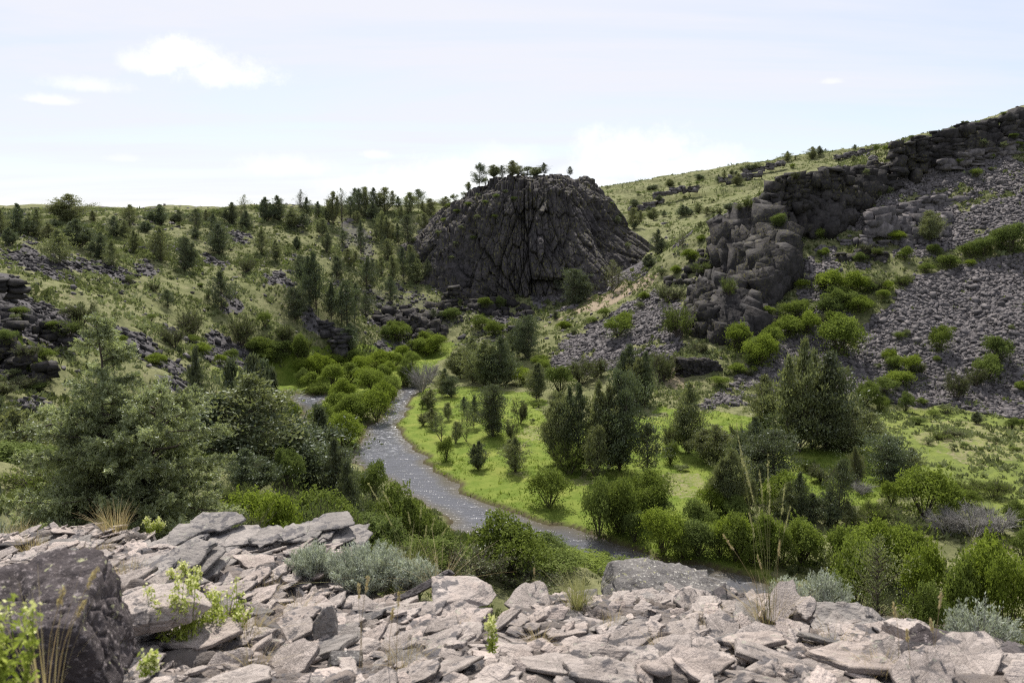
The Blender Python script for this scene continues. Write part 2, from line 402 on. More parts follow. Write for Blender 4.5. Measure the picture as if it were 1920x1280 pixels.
def river_sd(P):
    """negative inside the channels"""
    out = np.full(len(P), 50.0)
    m = (P[:, 0] > -75) & (P[:, 0] < 85) & (P[:, 1] > 38) & (P[:, 1] < 190)
    Q = P[m] + np.c_[noise(P[m] * 0.35, 5), noise(P[m] * 0.35, 6)] * 0.7
    s = np.full(len(Q), 50.0)
    for poly in (MAINW, SIDEW):
        d = edge_dist(Q, poly); s = np.minimum(s, np.where(inside(Q, poly), -d, d))
    out[m] = s
    return out

def in_px(px, py, poly): return inside(np.c_[px, py], np.array(poly, float))
TALUS = [  # photo outlines of the loose rock, with the depth range they lie in
    ([(1935, 478), (1800, 492), (1700, 540), (1640, 600), (1600, 660), (1580, 720), (1640, 742), (1720, 762), (1800, 768), (1935, 782)], 1.0, 110, 210),
    ([(1310, 757), (1390, 690), (1470, 610), (1520, 470), (1570, 470), (1560, 560), (1560, 640), (1600, 660), (1620, 730), (1450, 748)], .9, 110, 210),
    ([(1010, 690), (1060, 640), (1150, 590), (1230, 550), (1290, 580), (1290, 650), (1250, 690), (1100, 700)], .85, 120, 230),
    ([(1640, 440), (1690, 310), (1800, 290), (1935, 270), (1935, 440), (1800, 455), (1700, 490)], .85, 150, 230),
    ([(1500, 390), (1640, 300), (1700, 310), (1690, 430), (1560, 440)], .6, 150, 230),
    ([(1095, 480), (1130, 475), (1225, 490), (1210, 520), (1150, 545), (1100, 560)], .8, 190, 260),
    ([(5, 470), (50, 445), (110, 470), (125, 530), (60, 515)], .9, 60, 230), ([(140, 460), (215, 500), (245, 530), (230, 548), (170, 520), (120, 500)], .85, 60, 240),
    ([(240, 470), (290, 505), (285, 528), (240, 512)], .85, 60, 240), ([(195, 606), (280, 635), (352, 690), (348, 735), (300, 692), (220, 650)], .95, 50, 240),
    ([(378, 612), (445, 640), (485, 662), (470, 682), (400, 662)], .9, 60, 240), ([(570, 590), (640, 640), (650, 664), (600, 645)], .8, 100, 240),
    ([(690, 640), (800, 640), (800, 656), (690, 656)], .9, 100, 240), ([(-60, 515), (30, 560), (135, 590), (120, 650), (-60, 650)], .9, 30, 200), ([(20, 755), (75, 765), (70, 805), (15, 800)], .9, 30, 200),
    ([(380, 475), (430, 495), (420, 512), (370, 490)], .7, 100, 240), ([(640, 410), (700, 440), (700, 500), (640, 480)], .5, 100, 260), ([(790, 430), (850, 420), (860, 520), (790, 490)], .6, 150, 260),
    ([(1335, 440), (1375, 412), (1410, 400), (1450, 412), (1490, 470), (1485, 525), (1440, 570), (1400, 560), (1370, 520), (1335, 500)], 1, 140, 200), ([(1290, 560), (1330, 520), (1380, 540), (1420, 580), (1440, 620), (1400, 650), (1350, 640), (1300, 620)], 1, 120, 200), ([(1400, 410), (1462, 345), (1560, 318), (1660, 310), (1640, 370), (1600, 410), (1500, 440), (1440, 440)], 1, 150, 210),
    ([(290, 720), (330, 700), (345, 745), (310, 770)], .8, 40, 200), ([(620, 530), (820, 560), (960, 600), (1000, 640), (800, 655), (700, 620)], .45, 150, 240)]
SOIL = [([(1690, 800), (1930, 795), (1930, 865), (1720, 850)], .5, 80, 140), ([(1060, 600), (1210, 545), (1240, 520), (1170, 520), (1100, 560), (1020, 610)], .75, 140, 240),
    ([(1240, 890), (1320, 890), (1320, 930), (1240, 935)], .5, 70, 140), ([(985, 795), (1050, 795), (1050, 830), (975, 830)], .48, 80, 160), ([(940, 872), (990, 872), (1000, 892), (950, 895)], .48, 80, 140), ([(1050, 890), (1130, 895), (1120, 925), (1060, 915)], .48, 80, 140),
    ([(1570, 380), (1650, 400), (1660, 430), (1560, 440)], .6, 150, 220), ([(840, 690), (1000, 700), (1000, 750), (880, 740)], .35, 100, 200), ([(1240, 680), (1290, 720), (1290, 745), (1240, 735)], .6, 100, 200)]
MEADOW = [([(730, 745), (850, 725), (1000, 745), (1060, 790), (1250, 760), (1430, 770), (1480, 850), (1640, 830), (1700, 880), (1650, 960), (1400, 960), (1420, 1060), (1500, 1120), (1250, 1060), (1100, 1020), (900, 960), (720, 860)], 1.0, 55, 170),
    ([(1600, 760), (1935, 775), (1935, 1000), (1700, 940), (1600, 880)], .55, 60, 150), ([(470, 700), (560, 650), (720, 640), (860, 640), (800, 720), (560, 760)], .75, 100, 200),
    ([(380, 690), (440, 660), (530, 680), (560, 730), (480, 740)], .5, 80, 180), ([(540, 745), (660, 730), (670, 860), (580, 850)], .8, 80, 170), ([(1400, 1075), (1500, 1090), (1500, 1120), (1400, 1100)], 1, 50, 90)]
def masks(P, nz):
    px, py, dep = project(P)
    w = np.c_[noise(P[:, :2] * .25, 31), noise(P[:, :2] * .25, 32)] * 16 + np.c_[noise(P[:, :2] * .8, 33), noise(P[:, :2] * .8, 34)] * 9 + np.c_[noise(P[:, :2] * .09, 35), noise(P[:, :2] * .09, 36)] * 18
    qx, qy = px + w[:, 0] * 110 / np.maximum(dep, 30), py + w[:, 1] * 70 / np.maximum(dep, 30)
    out = []
    for regs in (TALUS, SOIL, MEADOW):
        a = np.zeros(len(P))
        for poly, s, y0, y1 in regs:
            m = (P[:, 1] > y0) & (P[:, 1] < y1)
            if m.any():
                k = np.where(m)[0]; k = k[in_px(qx[k], qy[k], poly)]; a[k] = np.maximum(a[k], s)
        out.append(a)
    return out

def spaced(segs):
    out = [segs[0][0]]
    for a, b, d0, d1 in segs:
        x = a
        while x < b - 1e-6:
            t = (x - a) / (b - a); x = min(b, x + d0 * (d1 / d0) ** t); out.append(x)
    return np.array(out)
gx = spaced([(-2600, -700, 300, 60), (-700, -160, 40, 2.2), (-160, -90, 2.2, .62), (-90, 120, .55, .55), (120, 200, .62, 2), (200, 420, 2, 3), (420, 900, 3, 60), (900, 2600, 60, 300)])
gy = spaced([(-200, 4, 30, 1.2), (4, 60, .5, .5), (60, 240, .55, .6), (240, 320, .6, 1.6), (320, 620, 1.6, 2.4), (620, 1000, 2.5, 40), (1000, 3500, 40, 400)])
GX, GY = np.meshgrid(gx, gy)
XY = np.c_[GX.ravel(), GY.ravel()]
Z = base_z(XY)
rsd = river_sd(XY)
valley = sstep(4, 1.5, Z) * (XY[:, 1] > 40) * (XY[:, 1] < 200)
slope_amp = sstep(1.2, 6, Z)
rel = fbm(XY / 26, 3, 1) * 1.3 + fbm(XY / 7.5, 3, 8) * 0.45 + fbm(XY / 2.2, 3, 12) * 0.17
far = sstep(280, 420, XY[:, 1])
Z = Z + rel * slope_amp * (1 - 0.3 * far) + fbm(XY / 3.0, 3, 14) * 0.07
# small rock benches on the far hill
bench = fbm(XY / np.array([38, 16]), 3, 21)
Z += far * sstep(.28, .33, bench) * 1.6 * sstep(300, 360, XY[:, 1]) * (XY[:, 1] < 580)
nearriv = rsd < 14
lift = 0.22 + 0.06 * np.clip(rsd, 0, 10)
Z = np.where((XY[:, 1] > 40) & (XY[:, 1] < 200), np.maximum(Z, 0.3), Z)
t = sstep(5, 0, rsd)
Z = np.where(rsd > 0, Z * (1 - t) + np.minimum(Z, lift) * t, np.minimum(Z, np.maximum(-1.1, rsd * 0.5 - 0.02)))
Z = np.where(XY[:, 1] > 3000, Z - 200, Z)
TZ = Z.reshape(GX.shape)
def hz(x, y):
    x = np.atleast_1d(np.asarray(x, float)); y = np.atleast_1d(np.asarray(y, float))
    i = np.clip(np.searchsorted(gx, x) - 1, 0, len(gx) - 2); j = np.clip(np.searchsorted(gy, y) - 1, 0, len(gy) - 2)
    fx = (x - gx[i]) / (gx[i + 1] - gx[i]); fy = (y - gy[j]) / (gy[j + 1] - gy[j])
    return TZ[j, i] * (1 - fx) * (1 - fy) + TZ[j, i + 1] * fx * (1 - fy) + TZ[j + 1, i] * (1 - fx) * fy + TZ[j + 1, i + 1] * fx * fy
PV = np.c_[XY, Z]
talus, soil, meadow = masks(PV, None)
gyz, gxz = np.gradient(TZ); dzdx = gxz / np.gradient(gx)[None, :]; dzdy = gyz / np.gradient(gy)[:, None]
steep = np.sqrt(dzdx ** 2 + dzdy ** 2).ravel()
hill = sstep(3, 8, Z)
patch = fbm(XY / 9, 4, 40) + 0.5 * fbm(XY / 3, 2, 44)
talus = np.maximum(talus, hill * (XY[:, 1] < 300) * sstep(60, 85, XY[:, 1]) * sstep(.55, .8, patch) * .75)
talus *= (1 - sstep(0.2, -0.1, rsd))
veg = fbm(XY / 5, 4, 48)
talus = talus * (1 - 0.85 * sstep(0.35, 0.6, veg) * (talus < .99))
shore = sstep(0.9, 0.1, rsd) * (rsd > -3)
ny, nx = GX.shape
idx = np.arange(nx * ny).reshape(ny, nx)
TF = np.stack([idx[:-1, :-1], idx[:-1, 1:], idx[1:, 1:], idx[1:, :-1]], -1).reshape(-1, 4)

def terrain_mat():
    m, nt = mat('hill_ground'); g = NT(nt); p = g.pos()
    n_big = g.noise(p, 0.06, 4); n_mid = g.noise(p, 0.5, 5, .6); n_fine = g.noise(p, 2.6, 6, .7)
    hillc = g.mix(g.step(n_mid, .38, .62), (0.110, 0.117, 0.050), (0.195, 0.195, 0.095))
    hillc = g.mix(g.math('MULTIPLY', g.step(n_big, .45, .65), .6), hillc, (0.145, 0.158, 0.06))
    hillc = g.mix(g.math('MULTIPLY', g.step(n_fine, .52, .62), .55), hillc, (0.055, 0.062, 0.028))
    soilc = g.mix(n_fine, (0.21, 0.16, 0.11), (0.36, 0.29, 0.215))
    hillc = g.mix(g.math('MULTIPLY', g.step(g.noise(p, 0.9, 5), .6, .72), .5), hillc, soilc)
    mead = g.mix(g.step(n_mid, .35, .65), (0.108, 0.155, 0.024), (0.165, 0.205, 0.040))
    mead = g.mix(g.math('MULTIPLY', g.step(g.noise(p, .22, 4), .5, .7), .6), mead, (0.235, 0.25, 0.06))
    mead = g.mix(g.math('MULTIPLY', g.step(g.noise(p, 3.5, 4, .7), .58, .7), .6), mead, (0.075, 0.13, 0.012))
    mead = g.mix(g.math('MULTIPLY', g.step(g.noise(p, 7.0, 2, .7), .66, .74), .6), mead, (0.42, 0.38, 0.02))
    mm = g.step(g.math('ADD', g.attr('meadow'), g.math('MULTIPLY', g.math('SUBTRACT', n_mid, .5), .5)), .3, .7)
    c = g.mix(mm, hillc, mead)
    c = g.mix(g.step(g.math('ADD', g.attr('soil'), g.math('MULTIPLY', g.math('SUBTRACT', n_fine, .5), 1.1)), .35, .8), c, soilc)
    rock = g.ramp(g.noise(p, 1.5, 8, .7), [(.3, (0.06, 0.056, 0.058)), (.7, (0.15, 0.14, 0.142))])
    c = g.mix(g.step(g.math('ADD', g.attr('talus'), g.math('MULTIPLY', g.math('SUBTRACT', n_fine, .5), .8)), .35, .6), c, rock)
    c = g.mix(g.attr('shore'), c, (0.075, 0.062, 0.035))
    h = g.math('ADD', g.noise(p, 1.3, 8, .7), g.math('MULTIPLY', g.noise(p, 6, 4, .7), .4))
    g.surf(c, 0.95, g.bump(h, .7, .35), .1); return m
M['ground'] = terrain_mat()
ground = obj('ground', mesh('ground', PV, TF, M['ground'], {'talus': talus, 'soil': soil, 'meadow': meadow, 'shore': shore}, smooth=True), kind='structure', label='grassy canyon slopes and green meadow around the river')

def bil(F, x, y):
    F = F.reshape(GX.shape)
    i = np.clip(np.searchsorted(gx, x) - 1, 0, nx - 2); j = np.clip(np.searchsorted(gy, y) - 1, 0, ny - 2)
    return F[j, i]
def tnormal(x, y):
    i = np.clip(np.searchsorted(gx, x) - 1, 0, nx - 2); j = np.clip(np.searchsorted(gy, y) - 1, 0, ny - 2)
    return unit(np.stack([-dzdx[j, i], -dzdy[j, i], np.ones(len(x))], 1))
TS = 8 * (1.004 ** np.arange(1150))
def hit(px, py):
    d = ray(px, py); q = CAM + TS[:, None] * d
    below = np.where(q[:, 2] < hz(q[:, 0], q[:, 1]))[0]
    if not len(below): return None
    k = below[0]
    if k == 0: return q[0]
    a, b = TS[k - 1], TS[k]
    for _ in range(12):
        c = (a + b) / 2; p = CAM + c * d
        if p[2] < hz(p[0], p[1])[0]: b = c
        else: a = c
    return CAM + b * d

# ------------------------------------------------------------------ river
wx = np.arange(-75, 85, .5); wy = np.arange(38, 190, .5)
WX, WY = np.meshgrid(wx, wy); wp = np.c_[WX.ravel(), WY.ravel()]
wsd = river_sd(wp)
iw = np.arange(len(wp)).reshape(WX.shape)
wf = np.stack([iw[:-1, :-1], iw[:-1, 1:], iw[1:, 1:], iw[1:, :-1]], -1).reshape(-1, 4)
wf = wf[(wsd[wf] < 1.5).any(1)]
used = np.unique(wf); rm = np.full(len(wp), -1); rm[used] = np.arange(len(used)); wf = rm[wf]
wp = wp[used]; wsd = wsd[used]
wpx, wpy, _ = project(np.c_[wp, np.zeros(len(wp))])
riff = np.zeros(len(wp))
for poly, s in [([(735, 730), (790, 730), (765, 800), (760, 830), (670, 840), (690, 800)], 1.0), ([(540, 735), (620, 735), (615, 756), (545, 758)], 1.0), ([(555, 790), (600, 790), (680, 870), (600, 850)], .9), ([(670, 825), (770, 822), (790, 850), (680, 860)], .6), ([(1150, 1020), (1450, 1080), (1500, 1140), (1150, 1090)], .35)]:
    riff = np.maximum(riff, s * in_px(wpx, wpy, poly))
wz = fbm(wp / 1.6, 3, 60) * 0.05 * (.5 + riff) + fbm(wp / 5, 2, 63) * .03
def river_mat():
    m, nt = mat('river_water'); g = NT(nt); p = g.pos()
    s1 = g.scale(p, (0.42, 1.15, 1.0))
    h = g.math('ADD', g.noise(s1, 1.1, 4, .6, .5), g.math('MULTIPLY', g.noise(s1, 3.4, 3, .6, .3), .30))
    c = g.mix(g.noise(p, .12, 3), (0.070, 0.073, 0.086), (0.115, 0.115, 0.126))
    c = g.mix(g.attr('shallow'), c, (0.10, 0.085, 0.055))
    b = g.n('ShaderNodeBsdfPrincipled'); b.inputs['Roughness'].default_value = .12; b.inputs['IOR'].default_value = 1.33
    fo = g.math('MULTIPLY', g.step(g.noise(g.scale(p, (.7, 1.5, 1)), 1.9, 7, .72, .8), .53, .68), g.attr('riffle'))
    sparkle = g.math('MULTIPLY', g.step(g.noise(g.scale(p, (1, .6, 1)), 5.0, 4, .7), .78, .84), .15)  # pale sun sparkles painted into the water colour
    f = g.math('MAXIMUM', fo, sparkle)
    g.l(g.mix(f, c, (0.62, 0.63, 0.66)), b.inputs['Base Color'])
    r = g.math('MULTIPLY_ADD', f, .5, .12); g.l(r, b.inputs['Roughness'])
    g.l(g.bump(h, .6, .24), b.inputs['Normal'])
    o = g.n('ShaderNodeOutputMaterial'); g.l(b.outputs[0], o.inputs[0]); return m
M['water'] = river_mat()
obj('river', mesh('river', np.c_[wp, wz], wf, M['water'], {'riffle': riff, 'shallow': sstep(-2.2, 0, wsd) * .8}, smooth=True), kind='structure', label='rippling grey river winding through the canyon floor')
# ------------------------------------------------------------------ butte
BC = np.array([4.0, 241.0]); NT_, NS = 760, 300
zs_prof = {'front': [(40, 5), (31.5, 10), (27, 23), (22.5, 34), (19, 40), (12, 43.4), (5, 44.8), (0, 45)],
           'right': [(56, 8), (40, 22.5), (29.5, 31), (25.5, 38), (20.3, 42.8), (12, 44.4), (6, 44.8), (0, 45)],
           'left': [(52, 8), (40, 22), (32, 29), (26, 35), (17.5, 40), (10, 42.6), (5, 44.2), (0, 45)],
           'back': [(52, 10), (44, 20), (38, 29), (30, 36), (22, 40), (14, 43), (7, 44.4), (0, 44.8)]}
sP = np.linspace(0, 1, NS)
def resample(pr):
    a = np.array(pr, float); L = np.concatenate([[0], np.cumsum(np.linalg.norm(np.diff(a, axis=0), axis=1))]); L /= L[-1]
    return np.c_[np.interp(sP, L, a[:, 0]), np.interp(sP, L, a[:, 1])]
prof = {k: resample(v) for k, v in zs_prof.items()}
th = np.linspace(0, 2 * math.pi, NT_, endpoint=False)
# denser in front (towards -y)
th = -math.pi / 2 + np.sign(th - math.pi) * np.abs((th - math.pi) / math.pi) ** 1.45 * math.pi
wF, wR, wL, wB = np.clip(-np.sin(th), 0, 1) ** 2, np.clip(np.cos(th), 0, 1) ** 2, np.clip(-np.cos(th), 0, 1) ** 2, np.clip(np.sin(th), 0, 1) ** 2
PR = sum(w[:, None, None] * prof[k][None] for w, k in ((wF, 'front'), (wR, 'right'), (wL, 'left'), (wB, 'back')))
rad, zz = PR[..., 0], PR[..., 1]
arc = th[:, None] * 24 + 0 * rad
q = np.stack([arc, zz], -1).reshape(-1, 2)
dirx, diry = np.cos(th)[:, None] + 0 * rad, np.sin(th)[:, None] + 0 * rad
P0 = np.stack([BC[0] + dirx * rad, BC[1] + diry * rad, zz], -1).reshape(-1, 3)
wob = fbm(np.c_[q[:, 0] / 10, q[:, 1] / 30], 2, 75) * .9
low = fbm(np.c_[q[:, 0] / 14, q[:, 1] / 40], 2, 70) * 2.6
b1, b2, bid, bvec = worley(np.c_[(q[:, 0] + wob) / 5.2, q[:, 1] / 17 + .37], 71)
low = low + (bid - .5) * 3.4 - sstep(.12, 0, b2 - b1) * 1.3 + bvec[:, 0] * np.sin(bid * 40) * 1.0 + bvec[:, 1] * (np.cos(bid * 70) * .8 + 1.3)
f1, f2, cid, fvec = worley(np.c_[(q[:, 0] + wob) / 1.5, q[:, 1] / 7], 77)
col = (cid - .5) * 1.5 - sstep(.16, .0, f2 - f1) * .95 + fvec[:, 1] * .5
g1, g2, gid, _ = worley(np.c_[(q[:, 0] + wob * .5) / .66, q[:, 1] / 1.9], 79)
col2 = (gid - .5) * .6 - sstep(.14, 0, g2 - g1) * .45
low += 3.2 * np.exp(-((th[:, None] + .98 + 0 * rad).ravel() / .13) ** 2) * sstep(30, 18, zz.ravel())
h1, h2, hid, _ = worley(P0 / 1.5, 81)
rub = (hid - .5) * .9 - sstep(.12, 0, h2 - h1) * .5
face = sstep(41.5, 36, zz.ravel() + fbm(q / 7, 3, 83) * 3.5)
leftrub = sstep(-.1, -.75, np.cos(th))[:, None] * np.ones_like(rad)
face = face * (1 - .75 * leftrub.ravel())
disp = low * (.35 + .65 * face) + (col + col2) * face + (rub + col2 * .4) * (1 - face) * .8
disp *= np.clip(rad.ravel() / 9, 0, 1)
Pb = P0.copy()
Pb[:, 0] += dirx.ravel() * disp; Pb[:, 1] += diry.ravel() * disp
k1, k2, kid, _ = worley(P0 / 3.6, 86)
Pb[:, 2] += (1 - face) * (rub * .7 + fbm(P0 / 6, 3, 85) * 1.2 + (kid - .5) * 2.8)
ib = np.arange(NT_ * NS).reshape(NT_, NS); ib = np.concatenate([ib, ib[:1]])
BF = np.stack([ib[:-1, :-1], ib[1:, :-1], ib[1:, 1:], ib[:-1, 1:]], -1).reshape(-1, 4)
butte = obj('rock_butte', mesh('rock_butte', Pb, BF, M['butte'], {'v': np.clip(.5 + (cid - .5) * .5 * face + (hid - .5) * .6 * (1 - face) + fbm(q / 8, 3, 87) * .25, 0, 1)}),
            kind='structure', label='dark columnar basalt butte rising at the head of the valley')
BV = [(Pb, BF)]

# ------------------------------------------------------------------ stacked block crags
def crag(pts, hts, label, wrange=(1.4, 2.8), hrange=(.7, 1.5), depth=2.2, m='basalt', seed=0, lev=3, batter=.38, rows=1, name='rock_outcrop', tilt=.09, top_jit=1.0, group=None, core=None):
    """blocks stacked in columns along a line of crest points (px, py, Y), HTS metres tall at each"""
    r = np.random.default_rng(seed + 900)
    C = np.array([at(*p) for p in pts]); Hh = np.array(hts, float)
    L = np.concatenate([[0], np.cumsum(np.linalg.norm(np.diff(C[:, :2], axis=0), axis=1))])
    parts = []
    if core is not None:
        V, F = cutrock(5, core[1], 12, .25, r, (.6, .95)); f1, f2, cid, _ = worley(V / 1.6 + seed, seed); nr = unit(V / np.array(core[1]))
        V = V + nr * ((cid - .5) * .9 - sstep(.14, 0, f2 - f1) * .5 + fbm(V / 3, 3, seed) * .5)[:, None]; parts.append((V + np.asarray(core[0]), F, np.clip(.4 + (cid - .5) * .5, 0, 1)))
    for row in range(rows):
        u = 0.0
        while u < L[-1]:
            w = r.uniform(*wrange) * r.choice([.55, .8, 1.0, 1.25])
            c = np.array([np.interp(u + w / 2, L, C[:, k]) for k in range(3)]); hh = float(np.interp(u + w / 2, L, Hh))
            a = np.array([np.interp(min(u + w, L[-1]), L, C[:, k]) - np.interp(max(u - .1, 0), L, C[:, k]) for k in range(2)])
            ang = math.atan2(a[1], a[0]) if np.linalg.norm(a) > 1e-6 else 0
            nrm = np.array([math.sin(ang), -math.cos(ang)])
            if nrm[1] > 0: nrm = -nrm
            top = c[2] + r.uniform(-top_jit, top_jit * .6)
            z = top; off0 = r.normal(0, .6) + row * depth * .9
            while z > c[2] - hh:
                bh = r.uniform(*hrange) * r.choice([.45, .7, 1.0, 1.5]); dw = r.uniform(.85, 1.15)
                V, F = block((w * .66 * dw, depth * r.uniform(.55, .9), bh * .72), r)
                o = off0 + (top - z) * batter + r.normal(0, .35)
                V = V @ euler(r.normal(0, tilt), r.normal(0, tilt), ang + r.normal(0, .14)).T
                V = V + np.array([c[0] + nrm[0] * o + r.normal(0, .1), c[1] + nrm[1] * o, z - bh / 2 - (row * .8)])
                parts.append((V, F, float(np.clip(r.normal(.5, .22), 0, 1)))); z -= bh * .93
            u += w * .92
    V, F, v = merge(parts)
    BV.append((V, F))
    return obj(name, mesh(name, V, F, M[m], {'v': v}), label=label, cat='rock outcrop', group=group)

def mass(center, half, seed, label, m='basalt', lev=6, rot=0.0, ncut=14, blocky=1.1, amp=.5, name='rock_outcrop', cat='rock outcrop', cutd=(.6, .95), up=None):
    """one big faceted rock mass with a fractured surface"""
    r = np.random.default_rng(seed + 300)
    V, F = cutrock(lev, half, ncut, .25, r, cutd)
    nr = unit(V / np.array(half) ** 1.0)
    f1, f2, cid, _ = worley(V / np.array([blocky, blocky, blocky * .8]) + seed, seed)
    k1, k2, kid, _ = worley(V / (blocky * .42) + seed, seed + 3)
    V = V + nr * ((cid - .5) * amp - sstep(.14, 0, f2 - f1) * amp * .6 + (kid - .5) * amp * .4 - sstep(.12, 0, k2 - k1) * amp * .2 + fbm(V / 3, 3, seed) * amp * .6)[:, None]
    V = V @ rotz(rot).T + np.asarray(center)
    BV.append((V, F))
    return obj(name, mesh(name, V, F, M[m], {'v': np.clip(.5 + (cid - .5) * .6 + (kid - .5) * .3, 0, 1)}), label=label, cat=cat)

# rim walls on the right
crag([(1405, 382, 184), (1440, 352, 184), (1465, 330, 184), (1500, 322, 185), (1560, 318, 187), (1620, 316, 190), (1662, 322, 192)], [4, 6, 8.5, 9, 8, 6, 4],
     'long dark stacked basalt wall on the crest of the right-hand spur', (1.6, 3.2), (.9, 1.9), 3.0, seed=1)
crag([(1668, 272, 194), (1700, 262, 195), (1745, 250, 196), (1790, 240, 197), (1850, 226, 199), (1920, 207, 200), (1990, 195, 201)], [6.5, 7.5, 8, 7, 6, 6, 6],
     'dark block rim wall high on the skyline above the rubble slope', (1.6, 3.2), (.9, 1.9), 2.6, seed=2)
crag([(1760, 300, 191), (1830, 285, 193), (1900, 262, 195), (1960, 250, 196)], [2, 2.5, 3, 3], 'broken grey ledge just below the skyline rim wall', (1.5, 3.5), (.7, 1.4), 2.4, 'scree', seed=3)
crag([(1620, 398, 178), (1660, 392, 178), (1700, 398, 178), (1740, 420, 176)], [4, 5.5, 6, 4], 'grey blocky rock buttress standing under the crest wall', (1.8, 3.4), (1.4, 2.6), 2.8, 'scree', seed=4)
crag([(1690, 378, 182), (1760, 372, 183), (1830, 365, 184), (1900, 345, 185)], [2.5, 3, 3, 3.5], 'low grey rock ledge crossing the upper rubble slope', (1.5, 3.2), (.8, 1.5), 2.5, 'scree', seed=5)
crag([(1575, 448, 175), (1620, 445, 174), (1655, 455, 173)], [2, 2.5, 2], 'small cluster of grey blocks among yellow grass under the wall', (1.2, 2.4), (.8, 1.5), 2.2, 'scree', seed=6)
crag([(1570, 475, 169), (1610, 470, 169), (1660, 478, 168)], [1.8, 2.2, 1.8], 'little dark rock step above the bright bush thicket', (1.2, 2.4), (.7, 1.3), 2.0, seed=7)
# big crag of the spur
c0 = at(1435, 478, 174.5)
mass(at(1310, 692, 138) + np.array([0, .8, -.4]), (4.3, 2.4, 2.7), 16, 'dark rock knob above the meadow at the toe of the grey scree', blocky=1.1, amp=.6)
# valley head
mass(at(778, 610, 194), (2.6, 2.2, 3.6), 21, 'smooth dark boulder crag leaning over the willows at the valley head', blocky=1.6, amp=.45)
mass(at(735, 598, 199), (3.0, 2.0, 2.6), 22, 'broken dark crag at the foot of the juniper slope', blocky=1.2, amp=.6)
crag([(800, 572, 204), (840, 560, 206), (880, 585, 203)], [3, 3.5, 3], 'low dark rock band on the slope under the butte', (1.4, 2.6), (.8, 1.5), 2.2, seed=23)
crag([(860, 520, 214), (900, 518, 215), (930, 530, 214)], [2.2, 2.5, 2], 'short rock band on the left foot of the butte', (1.2, 2.4), (.7, 1.3), 2.0, seed=24)
mass(at(918, 548, 211), (2.6, 2.0, 2.6), 25, 'dark block with a green bush at the foot of the butte', blocky=1.2, amp=.5)
crag([(830, 545, 208), (850, 535, 209)], [2, 2], 'tilted dark slab crag halfway between the butte and the willows', (1.6, 2.6), (1, 1.6), 2, seed=26)
crag([(600, 592, 176), (625, 612, 172), (640, 632, 169)], [2, 2.5, 2.2], 'dark rock rib running down beside the leaning junipers', (1.3, 2.4), (.8, 1.4), 2, 'scree_dark', seed=27)
crag([(930, 618, 192), (960, 608, 192), (990, 615, 190)], [1.8, 2, 1.6], 'grey rock rubble step at the bottom of the butte gully', (1.1, 2), (.6, 1.1), 1.8, 'scree_dark', seed=28)
# left rocks
crag([(-40, 505, 86), (5, 512, 86), (28, 530, 87)], [1.6, 1.8, 1.0], 'black jagged rock at the left border above the other outcrops', (.7, 1.5), (.35, .7), 1.5, 'basalt', seed=31)
crag([(20, 592, 80), (60, 592, 80), (100, 605, 81), (122, 620, 82)], [1.2, 1.6, 1.4, .9], 'black rock step on the left slope behind the near juniper', (.6, 1.4), (.3, .65), 1.5, 'basalt', seed=32)
crag([(-40, 632, 70), (10, 640, 70), (55, 655, 70)], [1.3, 1.5, 1.0], 'lowest black rock wall at the left border', (.6, 1.4), (.3, .65), 1.4, 'basalt', seed=33)
crag([(60, 690, 68), (100, 685, 69)], [.9, .9], 'small black rock ledge above the grey sagebrush on the left', (.8, 1.4), (.4, .7), 1.2, 'basalt', seed=34)
# rock ribs on the far hill
for k, (pp, hh, lab) in enumerate([
    ([(1565, 292, 500), (1610, 282, 505), (1665, 272, 505)], [2.2, 2.5, 2.5], 'thin dark rimrock line on the far skyline'),
    ([(1395, 318, 480), (1430, 310, 485), (1470, 300, 490)], [2, 2.5, 2], 'thin rock band just under the far skyline'),
    ([(1350, 334, 455), (1400, 326, 460), (1425, 322, 460)], [2.2, 2.6, 2], 'grey rock band below the trees of the far skyline'),
    ([(1225, 362, 420), (1270, 350, 425), (1305, 350, 425)], [2, 2.4, 1.8], 'short rock rib high on the far hill'),
    ([(1180, 388, 385), (1215, 380, 390), (1240, 370, 392)], [2.4, 2.8, 2], 'slanting rock rib on the far hill nearest the butte'),
    ([(1205, 424, 335), (1250, 420, 335), (1285, 420, 335)], [1.8, 2.2, 1.6], 'dark rock rib low on the far hill'),
    ([(1240, 438, 315), (1275, 432, 315)], [1.5, 1.8], 'lowest small rock rib of the far hill')]):
    crag(pp, hh, lab, (1.6, 3.6), (.7, 1.3), 2.4, 'scree', seed=40 + k, lev=2)

